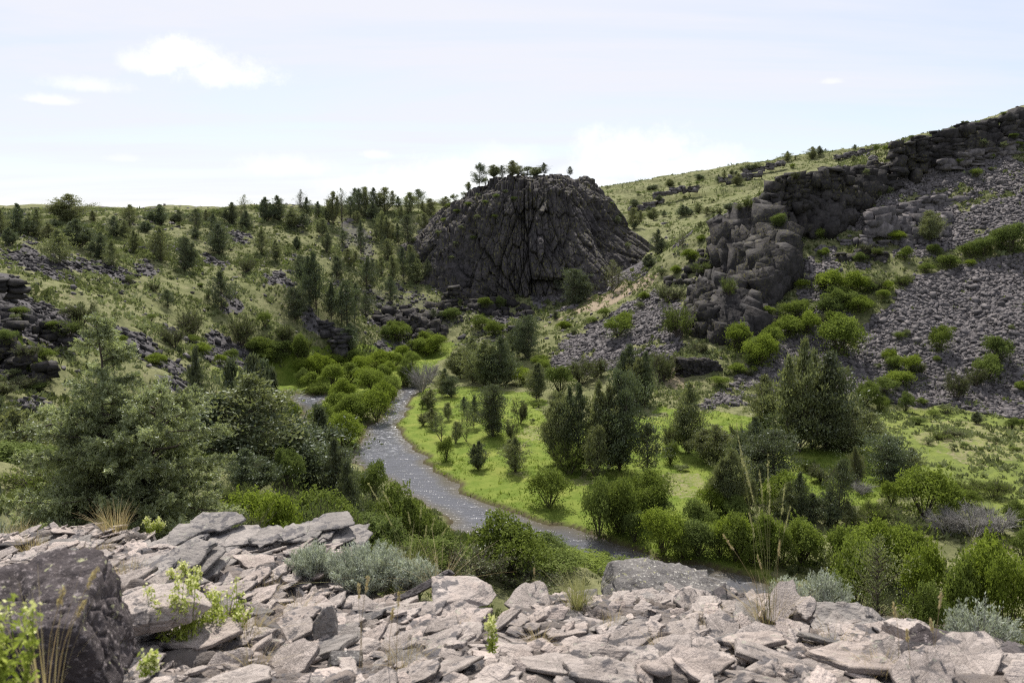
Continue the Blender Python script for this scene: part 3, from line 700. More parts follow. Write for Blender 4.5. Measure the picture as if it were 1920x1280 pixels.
def outcrop(poly, n, size, bulge, label, seed, m='basalt', ymax=215, tall=1.3, lev=3):
    """angular blocks breaking out of the slope inside an outline measured on the photograph, standing proud of the ground"""
    r = np.random.default_rng(seed + 600); P = np.array(poly, float); lo, hi = P.min(0), P.max(0); parts = []; k = 0; tries = 0
    while k < n and tries < n * 12:
        tries += 1; c = lo + (hi - lo) * r.uniform(0, 1, 2)
        if not inside(c[None], P)[0]: continue
        p = hit(*c)
        if p is None or p[1] > ymax: continue
        e = edge_dist(c[None], P)[0] / FPX * p[1]; b = bulge * (1 - math.exp(-e / 2.2)); k += 1
        w_ = size * 1.05 * min(1.65, math.exp(r.normal(0, .45))) * (.55 + .45 * min(1, e / 2.5)); nr = np.array([0, -.8, .35])
        p = p + nr * b * r.uniform(.55, 1.05)
        half = (w_ * r.uniform(.8, 1.25), w_ * r.uniform(.8, 1.3), w_ * tall * r.uniform(.55, 1.35))
        V, F = block(half, r)
        V = V @ euler(r.normal(0, .16), r.normal(0, .16), r.normal(.2, .5)).T + p
        parts.append((V, F, float(np.clip(r.normal(.5, .22), 0, 1))))
    B = np.array([[*q[0].min(0), *q[0].max(0)] for q in parts]); seen = np.zeros(len(B), bool); best = None
    for i0 in range(len(B)):
        if seen[i0]: continue
        comp = [i0]; seen[i0] = True; st = [i0]
        while st:
            a = B[st.pop()]; nb = np.where(~seen & (B[:, :3] < a[3:] + .05).all(1) & (B[:, 3:] > a[:3] - .05).all(1))[0]
            seen[nb] = True; st += list(nb); comp += list(nb)
        if best is None or len(comp) > len(best): best = comp
    V, F, v = merge([parts[i] for i in best]); BV.append((V, F))
    return obj('rock_outcrop', mesh('rock_outcrop', V, F, M[m], {'v': v}), label=label, cat='rock outcrop')
outcrop([(1335, 445), (1375, 412), (1410, 398), (1450, 408), (1490, 470), (1488, 525), (1440, 572), (1400, 560), (1370, 520), (1335, 500)], 620, 1.5, 5.5, 'tall massive dark crag jutting from the nose of the spur', 11, tall=1.6)
outcrop([(1288, 560), (1330, 515), (1380, 535), (1420, 575), (1445, 620), (1400, 652), (1350, 642), (1300, 625)], 460, 1.2, 4.2, 'dark shaded crag below the massive crag, beside the olive shrub', 13, tall=1.5)
outcrop([(1395, 412), (1425, 380), (1462, 352), (1500, 338), (1560, 328), (1640, 312), (1668, 318), (1660, 345), (1640, 375), (1600, 415), (1560, 445), (1500, 448), (1440, 440)], 420, 1.3, 3.0, 'broken dark blocks banked against the foot of the crest wall', 14, tall=1.0)
outcrop([(1668, 312), (1676, 282), (1745, 262), (1800, 250), (1930, 225), (1935, 262), (1850, 292), (1780, 316), (1690, 318)], 300, 1.2, 2.2, 'broken blocks at the foot of the skyline rim wall', 15, tall=.9)
outcrop([(1230, 520), (1290, 480), (1335, 450), (1340, 500), (1320, 530), (1270, 560)], 45, .8, .7, 'scattered dark rocks on the ridge left of the massive crag', 16, tall=.9)
outcrop([(1640, 440), (1700, 390), (1780, 400), (1770, 440), (1700, 470)], 110, 1.1, 2.0, 'cluster of grey blocks around the rock buttress', 17, 'scree', tall=.9)
outcrop([(700, 585), (760, 570), (840, 590), (830, 640), (770, 645), (715, 635)], 120, .9, 2.0, 'dark broken crags above the willows at the valley head', 18, tall=1.2)
outcrop([(860, 535), (930, 520), (960, 560), (1010, 590), (930, 600), (870, 575)], 120, .9, 1.6, 'dark broken rocks along the foot of the butte', 19, tall=1.1)
outcrop([(-40, 520), (20, 520), (60, 560), (125, 600), (120, 640), (40, 640), (-40, 600)], 260, .5, 1.2, 'black broken rocks of the left border slope', 20, 'scree_dark', 130, .9)
outcrop([(-40, 640), (60, 640), (110, 690), (60, 720), (-40, 700)], 140, .42, .9, 'lower black broken rocks of the left border slope', 22, 'scree_dark', 110, .9)

BVT = []
for V, F in BV:
    BVT.append((BVHTree.FromPolygons(V.tolist(), F.tolist()), V.min(0), V.max(0)))
def ground_hit(px, py):
    """first solid surface along the ray of a photo pixel"""
    p = hit(px, py); d = ray(px, py); dv = Vector(unit(d))
    best = np.linalg.norm(p - CAM) if p is not None else 1e9
    for t_, lo, hi in BVT:
        h = t_.ray_cast(Vector(CAM), dv)
        if h[0] is not None and h[3] < best - .3: best = h[3]; p = np.array(h[0])
    return p
def drop(x, y, ztop=90):
    z = hz(x, y)[0]
    for t_, lo, hi in BVT:
        if lo[0] < x < hi[0] and lo[1] < y < hi[1]:
            h = t_.ray_cast(Vector((x, y, ztop)), Vector((0, 0, -1)))
            if h[0] is not None: z = max(z, h[0].z)
    return z

# ------------------------------------------------------------------ loose rock
def scatter(n, x0, x1, y0, y1, maskfn, r):
    P = np.c_[r.uniform(x0, x1, n), r.uniform(y0, y1, n)]
    k = maskfn(P) > r.uniform(0, 1, n); P = P[k]
    z = hz(P[:, 0], P[:, 1]); Q = np.c_[P, z]
    px, py, dep = project(Q)
    k = (px > -160) & (px < 2080) & (py < 1300)
    return Q[k]
def scree(Q, size, name, label, m, r, lev=1, flat=.55):
    nv = 26; lib = []
    for k in range(nv):
        V, F = block((1.1, .75, flat * r.uniform(.5, 1.1)), r); lib.append((V, F))
    nrm = tnormal(Q[:, 0], Q[:, 1])
    parts = []
    Vs, Fs, vs, off = [], [], [], 0
    kind = r.integers(0, nv, len(Q)); s = size * np.clip(np.exp(r.normal(0, .55, len(Q))), .2, 2.4) * .5
    for k in range(nv):
        i = np.where(kind == k)[0]
        if not len(i): continue
        V, F = lib[k]; m_ = len(i)
        a = r.uniform(0, 2 * math.pi, m_)
        z = unit(nrm[i] + r.normal(0, .28, (m_, 3))); x = unit(np.cross(np.c_[np.cos(a), np.sin(a), np.zeros(m_)], z)); y = np.cross(z, x)
        Rm = np.stack([x, y, z], -1)
        W_ = np.einsum('nij,vj->nvi', Rm, V) * s[i][:, None, None] + Q[i][:, None, :] + nrm[i][:, None, :] * (s[i] * r.uniform(-.1, .5, m_))[:, None, None]
        Vs.append(W_.reshape(-1, 3)); Fs.append((F[None] + (off + np.arange(m_) * len(V))[:, None, None]).reshape(-1, 3))
        vs.append(np.repeat(np.clip(r.normal(.5, .25, m_), 0, 1), len(V))); off += m_ * len(V)
    obj(name, mesh(name, np.concatenate(Vs), np.concatenate(Fs), M[m], {'v': np.concatenate(vs)}), kind='stuff', label=label)
r5 = np.random.default_rng(55)
tm = lambda P: bil(talus, P[:, 0], P[:, 1]) ** 1.5
tm_dark = lambda P: bil(talus, P[:, 0], P[:, 1]) * (P[:, 0] < 12 + 0 * P[:, 1])
scree(scatter(310000, 5, 130, 112, 215, lambda P: tm(P) * (P[:, 0] > 8), r5), .40, 'scree_rubble', 'grey loose rubble covering the steep slopes on the right', 'scree', r5)
scree(scatter(9000, 5, 130, 112, 215, lambda P: tm(P) * (P[:, 0] > 8), r5), .72, 'talus_rubble', 'larger grey blocks strewn over the rubble slopes', 'scree', r5)
scree(scatter(90000, -150, 8, 40, 240, lambda P: tm(P), r5), .5, 'dark_scree_rubble', 'black loose rubble streaks on the left canyon slope', 'scree_dark', r5)
scree(scatter(6000, -150, 8, 40, 240, lambda P: tm(P) * .8, r5), .85, 'dark_talus_rubble', 'larger black blocks on the left canyon slope', 'scree_dark', r5, lev=2)
hillm = lambda P: sstep(3, 7, hz(P[:, 0], P[:, 1])) * .2
scree(scatter(26000, -160, 150, 60, 300, hillm, r5), .5, 'scattered_rubble', 'stray grey stones lying in the hillside grass', 'scree', r5)
# ------------------------------------------------------------------ plants (unit height 1, unit crown width 1)
def pack(name, leafV, leafF, v, m):
    return mesh(name, leafV, leafF, m, {'v': v})
def conifer(seed, R0=.5, shape=.8, nb=150, per=46, ll=.046, lw=.019, leaders=1, lacy=0.0, base=.03, m='juniper', up=.55, round_=0.0):
    """juniper: ascending branches with sprays; trunk and limbs apart. Returns (trunk mesh, crown mesh)"""
    r = np.random.default_rng(seed)
    Ls = [(0, 0, 1.0, 1.0)]
    for k in range(leaders - 1):
        a = r.uniform(0, 6.28); d = r.uniform(.16, .30)
        Ls.append((math.cos(a) * d, math.sin(a) * d, r.uniform(.62, .92), r.uniform(.55, .75)))
    C, Dv, v, T0, T1, tr0, tr1 = [], [], [], [], [], [], []
    for ox, oy, hh, ww in Ls:
        T0.append((0, 0, 0)); T1.append((ox, oy, hh * .35)); tr0.append(.022); tr1.append(.017)
        T0.append((ox, oy, hh * .35)); T1.append((ox * 1.1, oy * 1.1, hh * .97)); tr0.append(.017); tr1.append(.003)
        m_ = int(nb * ww)
        for k in range(m_):
            t = (k + r.uniform(0, 1)) / m_; h = base + (1 - base) * t ** 0.9 * .97
            prof = (1 - t) ** shape * min(1, .55 + t * 3.2)
            if round_: prof = prof * (1 - round_) + round_ * math.sqrt(max(0, 1 - (2 * t - .75) ** 2 / 1.6))
            a = r.uniform(0, 6.283)
            irr = 1 + .60 * noise(np.array([[math.cos(a) * 1.3 + seed, math.sin(a) * 1.3, h * 4.5]]), seed)[0]
            Lb = R0 * ww * prof * irr * r.uniform(.45, 1.15)
            if Lb < .012: Lb = .012
            e = up * r.uniform(.4, 1.5)
            d = np.array([math.cos(a), math.sin(a), e]); d /= np.linalg.norm(d)
            root = np.array([ox * min(1, h * 2.8), oy * min(1, h * 2.8), h * hh * (1 - .16 * e * Lb)])
            tip = root + d * Lb + np.array([0, 0, Lb * .18])
            tip[2] = max(tip[2], .015)
            if r.uniform() < lacy: continue
            if Lb > .08: T0.append(root); T1.append(root * .25 + tip * .75); tr0.append(.006); tr1.append(.0015)
            n_ = max(6, int(per * (.35 + Lb / R0)))
            ncl = max(2, int(2 + 5 * Lb / R0)); cs = r.uniform(.2, 1.05, ncl) ** .7; cp = root + (tip - root) * cs[:, None] + r.normal(0, 1, (ncl, 3)) * np.array([.10, .10, .045]) * (Lb * .8 + .03)
            ci = r.integers(0, ncl, n_); s = cs[ci]
            cd = d * .6 + np.array([0, 0, .22]) + r.normal(0, .35, (ncl, 3))
            off = r.normal(0, 1, (n_, 3)) * (.016 + .045 * Lb) * np.array([1.25, 1.25, .6])
            c = cp[ci] + off + unit(cd[ci]) * (r.uniform(0, .04, n_) * (1 + Lb))[:, None]
            dd = cd[ci] * .8 + off * 9 + r.normal(0, .42, (n_, 3))
            C.append(c); Dv.append(dd); bv = r.normal(.42, .2)
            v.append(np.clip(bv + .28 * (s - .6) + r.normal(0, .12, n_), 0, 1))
    C = np.concatenate(C); Dv = np.concatenate(Dv); v = np.concatenate(v)
    C[:, 2] = np.maximum(C[:, 2], .01)
    wd = np.percentile(np.hypot(C[:, 0], C[:, 1]), 91); f = .5 / wd; C[:, :2] *= f; T0 = [(a[0] * f, a[1] * f, a[2]) for a in T0]; T1 = [(a[0] * f, a[1] * f, a[2]) for a in T1]
    V, F = cards(C, Dv, ll * r.uniform(.6, 1.4, len(C)), lw * r.uniform(.7, 1.4, len(C)), r)
    tv, tf = tubes(np.array(T0), np.array(T1), np.array(tr0), np.array(tr1), 5)
    return mesh('trunk', tv, tf, M['bark']), pack('crown', V, F, np.repeat(v, 4), M[m])
def pine(seed, m='juniper_dark', bare=.14):
    r = np.random.default_rng(seed); C, Dv, v, T0, T1, a0, a1 = [], [], [], [(0, 0, 0), (0, 0, .5)], [(0, 0, .5), (.01, 0, .97)], [.028, .02], [.02, .004]
    for k in range(52):
        h = r.uniform(bare, .98); tt = (h - bare) / (1 - bare); Lb = .5 * math.sin(math.pi * min(1, .22 + tt * .78)) ** .7 * r.uniform(.55, 1); a = r.uniform(0, 6.283)
        d = np.array([math.cos(a), math.sin(a), r.uniform(.0, .5)]); tip = np.array([0, 0, h]) + d * Lb
        T0.append((0, 0, h)); T1.append(tip); a0.append(.009); a1.append(.003)
        n_ = 90; s = r.uniform(.4, 1.05, n_)
        C.append(np.array([0, 0, h]) + d * Lb * s[:, None] + r.normal(0, .045, (n_, 3))); Dv.append(d * .5 + r.normal(0, .6, (n_, 3)) + np.array([0, 0, .2]))
        v.append(np.clip(r.normal(.45, .2) + r.normal(0, .12, n_), 0, 1))
    C = np.concatenate(C); Dv = np.concatenate(Dv); v = np.concatenate(v)
    C[:, :2] *= .5 / np.percentile(np.hypot(C[:, 0], C[:, 1]), 96)
    V, F = cards(C, Dv, .055, .018, r); tv, tf = tubes(np.array(T0, float), np.array(T1, float), np.array(a0), np.array(a1), 5)
    return mesh('trunk', tv, tf, M['bark']), pack('crown', V, F, np.repeat(v, 4), M[m])
def bush(seed, nl=16, per=420, ll=.042, lw=.026, m='bush', flat=1.0, stems=9, loose=.15, lift=.08):
    r = np.random.default_rng(seed); C, Dv, v = [], [], []; T0, T1 = [], []
    for k in range(nl):
        a = r.uniform(0, 6.283); q = math.sqrt(r.uniform(0, 1)) * .36; zc = lift + .25 + (.48 * (1 - (q / .42) ** 2)) * r.uniform(.35, 1.0)
        c = np.array([math.cos(a) * q, math.sin(a) * q, zc]); rad = r.uniform(.09, .23)
        n_ = int(per * (rad / .18) ** 2)
        u = unit(r.normal(0, 1, (n_, 3))); u[:, 2] = np.where(u[:, 2] < -.35, -u[:, 2], u[:, 2])
        rr = rad * (1 + r.normal(0, loose, n_)) * (1 + .38 * noise(u * 2.6 + k * 7 + seed, seed))
        p = c + u * rr[:, None] * np.array([1, 1, 1.05]); p[:, 2] = np.maximum(p[:, 2], .02)
        C.append(p); Dv.append(unit(np.cross(u, r.normal(0, 1, (n_, 3)))) + u * .35 + np.array([0, 0, .25]))
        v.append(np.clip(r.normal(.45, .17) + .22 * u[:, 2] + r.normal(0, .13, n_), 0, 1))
        T0.append((0, 0, 0)); T1.append(c)
    for k in range(34):        # shoots that break the outline
        c = C[r.integers(0, nl)]; q = c[r.integers(0, len(c))]
        if q[2] < .3: continue
        d = unit(np.array([q[0] * .8, q[1] * .8, .5]) + r.normal(0, .22, 3)); s = r.uniform(0, r.uniform(.07, .2), 16)
        C.append(q + d * s[:, None] + r.normal(0, .014, (16, 3))); Dv.append(d + r.normal(0, .5, (16, 3))); v.append(np.clip(r.normal(.6, .15) + r.normal(0, .1, 16), 0, 1))
    n_ = int(per * nl * .16)   # skirt and inner leaves
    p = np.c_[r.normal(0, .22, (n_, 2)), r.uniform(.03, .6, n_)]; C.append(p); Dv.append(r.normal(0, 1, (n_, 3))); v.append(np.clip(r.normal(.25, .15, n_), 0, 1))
    C = np.concatenate(C); C[:, 2] /= 1.0; Dv = np.concatenate(Dv); v = np.concatenate(v)
    top = np.percentile(C[:, 2], 99.7); C[:, 2] /= top
    wd = np.percentile(np.abs(C[:, :2]), 99); C[:, :2] *= .5 / wd
    V, F = cards(C, Dv, ll * r.uniform(.6, 1.4, len(C)), lw * r.uniform(.7, 1.3, len(C)), r)
    T1 = np.array(T1) * np.array([.5 / wd, .5 / wd, 1 / top])
    tv, tf = tubes(np.array(T0, float), T1, .016, .004, 4)
    return mesh('stems', tv, tf, M['bark']), pack('crown', V, F, np.repeat(v, 4), M[m])
def twiggy(seed, n1=16, n2=9, n3=6, leaf=900, ll=.05, lw=.012, m='olive', r0=.012, spread=.5, tm='bark'):
    """vase-shaped shrub of fine twigs, with or without leaves"""
    r = np.random.default_rng(seed); T0, T1, a0, a1 = [], [], [], []; tips = []
    for i in range(n1):
        a = r.uniform(0, 6.283); q = math.sqrt(r.uniform(0.02, 1)) * spread
        p0 = np.array([math.cos(a) * .05, math.sin(a) * .05, 0]); p1 = np.array([math.cos(a) * q * .7, math.sin(a) * q * .7, r.uniform(.35, .6)])
        T0.append(p0); T1.append(p1); a0.append(r0); a1.append(r0 * .55)
        for j in range(n2):
            s = r.uniform(.3, 1); b0 = p0 + (p1 - p0) * s; b1 = b0 + np.array([math.cos(a) * q * .45, math.sin(a) * q * .45, .22]) * r.uniform(.5, 1.1) + r.normal(0, .085, 3)
            b1[2] = min(max(b1[2], .05), 1.0); T0.append(b0); T1.append(b1); a0.append(r0 * .5); a1.append(r0 * .22)
            for k in range(n3):
                s = r.uniform(.35, 1); c0 = b0 + (b1 - b0) * s; c1 = c0 + (b1 - b0) * .35 + r.normal(0, .055, 3); c1[2] = min(max(c1[2], .03), 1.05)
                T0.append(c0); T1.append(c1); a0.append(r0 * .25); a1.append(r0 * .12); tips.append((c0, c1))
    tv, tf = tubes(np.array(T0), np.array(T1), np.array(a0), np.array(a1), 3)
    tmn = mesh('stems', tv, tf, M[tm], {'v': np.repeat(np.clip(r.normal(.5, .25, len(T0)), 0, 1), 6)})
    if not leaf: return tmn, None
    tips = np.array(tips); i = r.integers(0, len(tips), leaf); s = r.uniform(.1, 1.1, leaf)[:, None]
    C = tips[i, 0] + (tips[i, 1] - tips[i, 0]) * s + r.normal(0, .016, (leaf, 3)); C[:, 2] = np.maximum(C[:, 2], .01)
    Dv = unit(tips[i, 1] - tips[i, 0]) + r.normal(0, .5, (leaf, 3)) + np.array([0, 0, .4])
    V, F = cards(C, Dv, ll * r.uniform(.6, 1.4, leaf), lw, r)
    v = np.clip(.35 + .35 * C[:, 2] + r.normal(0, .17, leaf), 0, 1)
    return tmn, pack('crown', V, F, np.repeat(v, 4), M[m])

LIB = {
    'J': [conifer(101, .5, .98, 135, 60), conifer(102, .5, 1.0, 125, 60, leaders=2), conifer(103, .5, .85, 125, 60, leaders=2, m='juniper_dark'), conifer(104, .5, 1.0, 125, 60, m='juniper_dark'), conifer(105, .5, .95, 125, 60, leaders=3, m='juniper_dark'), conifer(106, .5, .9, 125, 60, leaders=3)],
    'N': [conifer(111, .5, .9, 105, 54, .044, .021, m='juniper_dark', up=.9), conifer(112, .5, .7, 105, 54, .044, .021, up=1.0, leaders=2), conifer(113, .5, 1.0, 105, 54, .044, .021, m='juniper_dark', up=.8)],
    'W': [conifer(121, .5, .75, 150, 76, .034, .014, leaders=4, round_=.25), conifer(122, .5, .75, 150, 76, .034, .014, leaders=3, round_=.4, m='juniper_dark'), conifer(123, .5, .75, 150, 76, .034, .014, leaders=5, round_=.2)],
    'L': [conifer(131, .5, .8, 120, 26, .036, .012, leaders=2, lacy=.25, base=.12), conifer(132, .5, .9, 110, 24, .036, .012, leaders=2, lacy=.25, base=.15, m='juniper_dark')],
    'P': [pine(141), pine(142), pine(143, bare=.3)],
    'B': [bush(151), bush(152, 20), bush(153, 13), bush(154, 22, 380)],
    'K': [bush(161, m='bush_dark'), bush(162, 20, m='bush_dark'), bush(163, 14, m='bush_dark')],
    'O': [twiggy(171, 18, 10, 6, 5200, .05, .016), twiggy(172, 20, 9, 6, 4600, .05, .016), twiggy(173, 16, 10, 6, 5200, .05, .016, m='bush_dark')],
    'D': [twiggy(181, 18, 10, 7, 0, tm='twig'), twiggy(182, 18, 10, 7, 0, tm='twig')],
    'S': [bush(191, 12, 160, .06, .03, 'brush', loose=.2), bush(192, 14, 160, .06, .03, 'bush_dark', loose=.2)],
}
KIND = {'J': ('juniper_tree', 'juniper', 'tree'), 'N': ('juniper_tree', 'juniper', 'tree'), 'W': ('juniper_tree', 'juniper', 'tree'), 'L': ('juniper_tree', 'juniper', 'tree'),
        'P': ('pine_tree', 'pine', 'tree'), 'B': ('willow_bush', 'leafy bush', 'bush'), 'K': ('willow_bush', 'leafy bush', 'bush'), 'O': ('mahogany_shrub', 'twiggy shrub', 'shrub'), 'D': ('dead_shrub', 'bare shrub', 'shrub'), 'S': ('low_shrub', 'low shrub', 'shrub')}
LOOK = {'J': ['dark bushy', 'dark double-topped', 'dense dark-green'], 'N': ['slender dark', 'slender pointed'], 'W': ['broad olive-green', 'broad dark'], 'L': ['thin lacy'], 'P': ['round-topped'], 'B': ['bright green', 'fresh green'], 'K': ['deep green'], 'O': ['grey-olive'], 'D': ['dead grey'], 'S': ['small olive']}
PLANTS = []
rp = np.random.default_rng(99)
COUNT = {}
def plant(kind, zone, px, base, top, wpx, Y=None, on=None, sink=.03, label=None, variant=None):
    """a plant whose foot, top and width were measured on the photograph"""
    if on is not None:
        best = -9
        for Yk in np.arange(on - 10, on + 12, 1.0):
            q_ = at(px, base, Yk); zq_ = drop(q_[0], q_[1])
            if (zq_ - H) / Yk > best + .0005: best = (zq_ - H) / Yk; p = np.array([q_[0], q_[1], zq_])
    elif Y is not None: p = at(px, base, Y); p[2] = min(p[2], hz(p[0], p[1])[0] + 0.0) if p[2] > hz(p[0], p[1])[0] else p[2]; p[2] = hz(p[0], p[1])[0]
    else:
        p = ground_hit(px, base)
        if p is None: print('MISS', kind, px, base); return
    dep = (p - CAM) @ FWD
    ptop = 640 - FPX * 0
    # height so that the crown reaches the photographed top
    d = ray(px, top); t = math.hypot(p[0], p[1]) / math.hypot(d[0], d[1]); ztop = H + d[2] * t
    h = max(ztop - p[2], .25) if on is None else (base - top) / FPX * dep
    wd = max(wpx / FPX * dep, .25)
    wd *= {'N': 1.3, 'J': 1.1, 'W': 1.05, 'B': 1.06, 'K': 1.06}.get(kind, 1.0)
    lib = LIB[kind]; i = rp.integers(0, len(lib)) if variant is None else variant
    rz = rp.uniform(0, 6.283)
    nm, noun, cat = KIND[kind]
    root = bpy.data.objects.new(nm, None); COL.objects.link(root)
    root.location = (p[0], p[1], p[2] - sink * h); root.rotation_euler = (rp.normal(0, .03), rp.normal(0, .03), rz)
    root.scale = (wd * rp.uniform(.95, 1.06), wd * rp.uniform(.95, 1.06), h * (1 + sink)); root.empty_display_size = .1
    tr, cr = lib[i]
    sp = wpx
    if kind == 'D': obj('twigs', tr, root)
    else:
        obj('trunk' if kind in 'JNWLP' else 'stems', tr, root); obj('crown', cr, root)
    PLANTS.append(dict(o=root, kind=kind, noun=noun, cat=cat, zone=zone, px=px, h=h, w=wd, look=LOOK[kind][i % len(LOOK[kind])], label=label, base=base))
    return root

def crop(ox, oy, s, zone, rows):
    for row in rows:
        k, cx, top, base, wd = row[:5]; kw = row[5] if len(row) > 5 else {}
        kw = dict(kw); z = kw.pop('z', zone)
        plant(k, z, ox + cx / s, oy + base / s, oy + top / s, wd / s, **kw)

# --- the plateau skyline on the left and the slope below it
crop(0, 300, 3, 'along the left plateau rim', [
    ('J', 400, 190, 345, 165), ('J', 115, 245, 425, 115), ('J', 10, 275, 420, 90), ('J', 215, 275, 430, 95), ('J', -70, 260, 410, 100), ('J', 310, 330, 370, 45), ('J', 525, 285, 345, 45), ('J', 730, 250, 370, 95), ('J', 645, 315, 430, 80),
    ('J', 815, 345, 405, 75), ('J', 905, 250, 365, 105), ('J', 1010, 280, 350, 65), ('N', 1110, 275, 400, 70), ('J', 1160, 280, 345, 50), ('J', 1205, 300, 420, 85), ('J', 1310, 238, 360, 80), ('L', 1375, 195, 372, 90), ('J', 1385, 285, 390, 80), ('J', 1495, 208, 345, 80), ('J', 1575, 200, 342, 90),
    ('W', 1650, 268, 382, 100), ('L', 1695, 165, 330, 75), ('J', 1705, 290, 388, 75), ('J', 1725, 210, 330, 70), ('J', 1790, 232, 322, 60), ('J', 60, 290, 400, 80), ('J', 165, 330, 430, 80), ('J', 980, 300, 350, 50), ('S', 1245, 280, 310, 30), ('S', 1060, 300, 320, 40)])
crop(480, 300, 3, 'along the left plateau rim', [
    ('N', 430, 178, 362, 65), ('L', 485, 158, 375, 85), ('N', 530, 205, 322, 65), ('N', 555, 158, 285, 55), ('N', 585, 160, 305, 50), ('N', 622, 152, 295, 62), ('N', 663, 155, 292, 62), ('N', 725, 155, 292, 80), ('J', 800, 205, 285, 62), ('J', 820, 258, 322, 45), ('N', 865, 183, 300, 75), ('N', 915, 163, 268, 75), ('N', 980, 218, 312, 72), ('J', 660, 232, 332, 72), ('N', 615, 258, 322, 42), ('J', 410, 230, 350, 50), ('N', 695, 190, 290, 45)])
crop(0, 300, 3, 'on the left grassy hillside', [
    ('J', 55, 378, 478, 75), ('J', 340, 388, 592, 145), ('J', 430, 330, 492, 150), ('J', 270, 358, 452, 95), ('J', 570, 405, 555, 95), ('J', 640, 448, 612, 85), ('J', 710, 338, 442, 65), ('J', 745, 390, 522, 75), ('J', 905, 378, 572, 115), ('W', 1035, 435, 622, 115), ('J', 1100, 378, 440, 55), ('J', 1235, 358, 532, 135), ('J', 1475, 388, 532, 85), ('J', 1550, 448, 562, 85), ('O', 1380, 540, 635, 105),
    ('N', 1815, 328, 432, 62), ('N', 1840, 408, 522, 52), ('J', 1670, 428, 502, 42), ('J', 1250, 625, 842, 135, {'variant': 3}), ('N', 945, 728, 832, 62), ('W', 1660, 718, 895, 135), ('W', 1690, 538, 675, 92), ('N', 1780, 515, 835, 125), ('N', 1745, 540, 830, 90), ('N', 1865, 688, 885, 62), ('N', 1895, 538, 665, 62), ('S', 1130, 690, 715, 40), ('S', 1440, 555, 580, 40), ('S', 740, 640, 690, 50)])
crop(480, 300, 3, 'on the juniper slope left of the butte', [
    ('N', 375, 328, 425, 55), ('N', 400, 415, 515, 45), ('N', 490, 395, 492, 55), ('N', 590, 338, 535, 52), ('N', 570, 288, 355, 42), ('N', 705, 288, 465, 62), ('N', 740, 345, 475, 62), ('N', 740, 445, 565, 62), ('N', 800, 355, 475, 45), ('N', 855, 308, 472, 92), ('N', 945, 298, 385, 55), ('N', 705, 545, 642, 45), ('N', 620, 545, 715, 92), ('N', 520, 498, 592, 72), ('N', 460, 545, 672, 65), ('N', 770, 538, 685, 62), ('N', 755, 655, 805, 72), ('N', 830, 485, 672, 55), ('N', 870, 478, 625, 65),
    ('J', 905, 555, 695, 112), ('N', 965, 555, 662, 45), ('N', 515, 675, 932, 115), ('N', 620, 745, 885, 85), ('N', 425, 688, 895, 65), ('N', 660, 560, 655, 35), ('N', 555, 690, 905, 60), ('N', 680, 300, 440, 45), ('N', 725, 420, 540, 50), ('N', 880, 520, 680, 60), ('N', 480, 720, 920, 60), ('J', 525, 915, 1075, 115, {'z': 'at the foot of the juniper slope'}), ('S', 880, 430, 470, 60), ('S', 230, 450, 500, 35)])
crop(0, 300, 3, 'low on the left canyon slope', [
    ('O', 460, 785, 925, 165), ('O', 1085, 825, 1005, 145), ('O', 980, 915, 1055, 135), ('O', 1360, 865, 1045, 155), ('O', 1600, 915, 1015, 105), ('K', 1690, 970, 1125, 110), ('K', 1085, 980, 1035, 70), ('B', 880, 1085, 1150, 110), ('B', 1130, 1025, 1100, 110), ('B', 1240, 1090, 1150, 80), ('K', 1480, 990, 1090, 140), ('K', 1550, 1060, 1140, 130), ('K', 1420, 1010, 1080, 90), ('S', 1490, 850, 940, 90), ('S', 1170, 720, 780, 60), ('S', 850, 860, 910, 60), ('K', 170, 1100, 1190, 90), ('S', 110, 820, 880, 110), ('B', 680, 980, 1040, 70), ('K', 1300, 1060, 1130, 90), ('O', 870, 680, 740, 60), ('S', 730, 640, 700, 60), ('S', 360, 830, 880, 60)])
crop(480, 300, 3, 'low on the left canyon slope', [('O', 275, 978, 1125, 105), ('K', 150, 1010, 1090, 150), ('K', 60, 1050, 1130, 140), ('O', 150, 930, 1010, 100)])
# --- butte
crop(480, 300, 3, 'on top of the dark butte', [
    ('P', 1255, 48, 168, 92, {'on': 233}), ('W', 1335, 88, 155, 72, {'on': 234}), ('N', 1385, 58, 135, 36, {'on': 235}), ('J', 1440, 44, 128, 82, {'on': 235}), ('P', 1525, 64, 120, 112, {'on': 235}), ('W', 1480, 75, 125, 50, {'on': 236}), ('W', 1570, 80, 125, 60, {'on': 236}), ('J', 1620, 58, 122, 60, {'on': 236}), ('P', 1765, 75, 132, 36, {'on': 236}), ('N', 1195, 128, 182, 36, {'on': 233}), ('S', 1165, 165, 200, 42, {'on': 232}), ('J', 1065, 182, 245, 75, {'on': 234}), ('S', 1120, 178, 222, 55, {'on': 233}), ('S', 1290, 110, 160, 50, {'on': 233})])
crop(480, 300, 3, 'on the face of the dark butte', [(rp.choice(['S']), x, y - 26, y, 42) for x, y in [(1080, 270), (1130, 300), (1190, 260), (1240, 330), (1060, 350), (1150, 390), (1220, 450), (1290, 250), (1350, 215), (1030, 420), (1120, 480), (1250, 210), (1400, 190), (1450, 230), (1100, 560), (1340, 330)]])
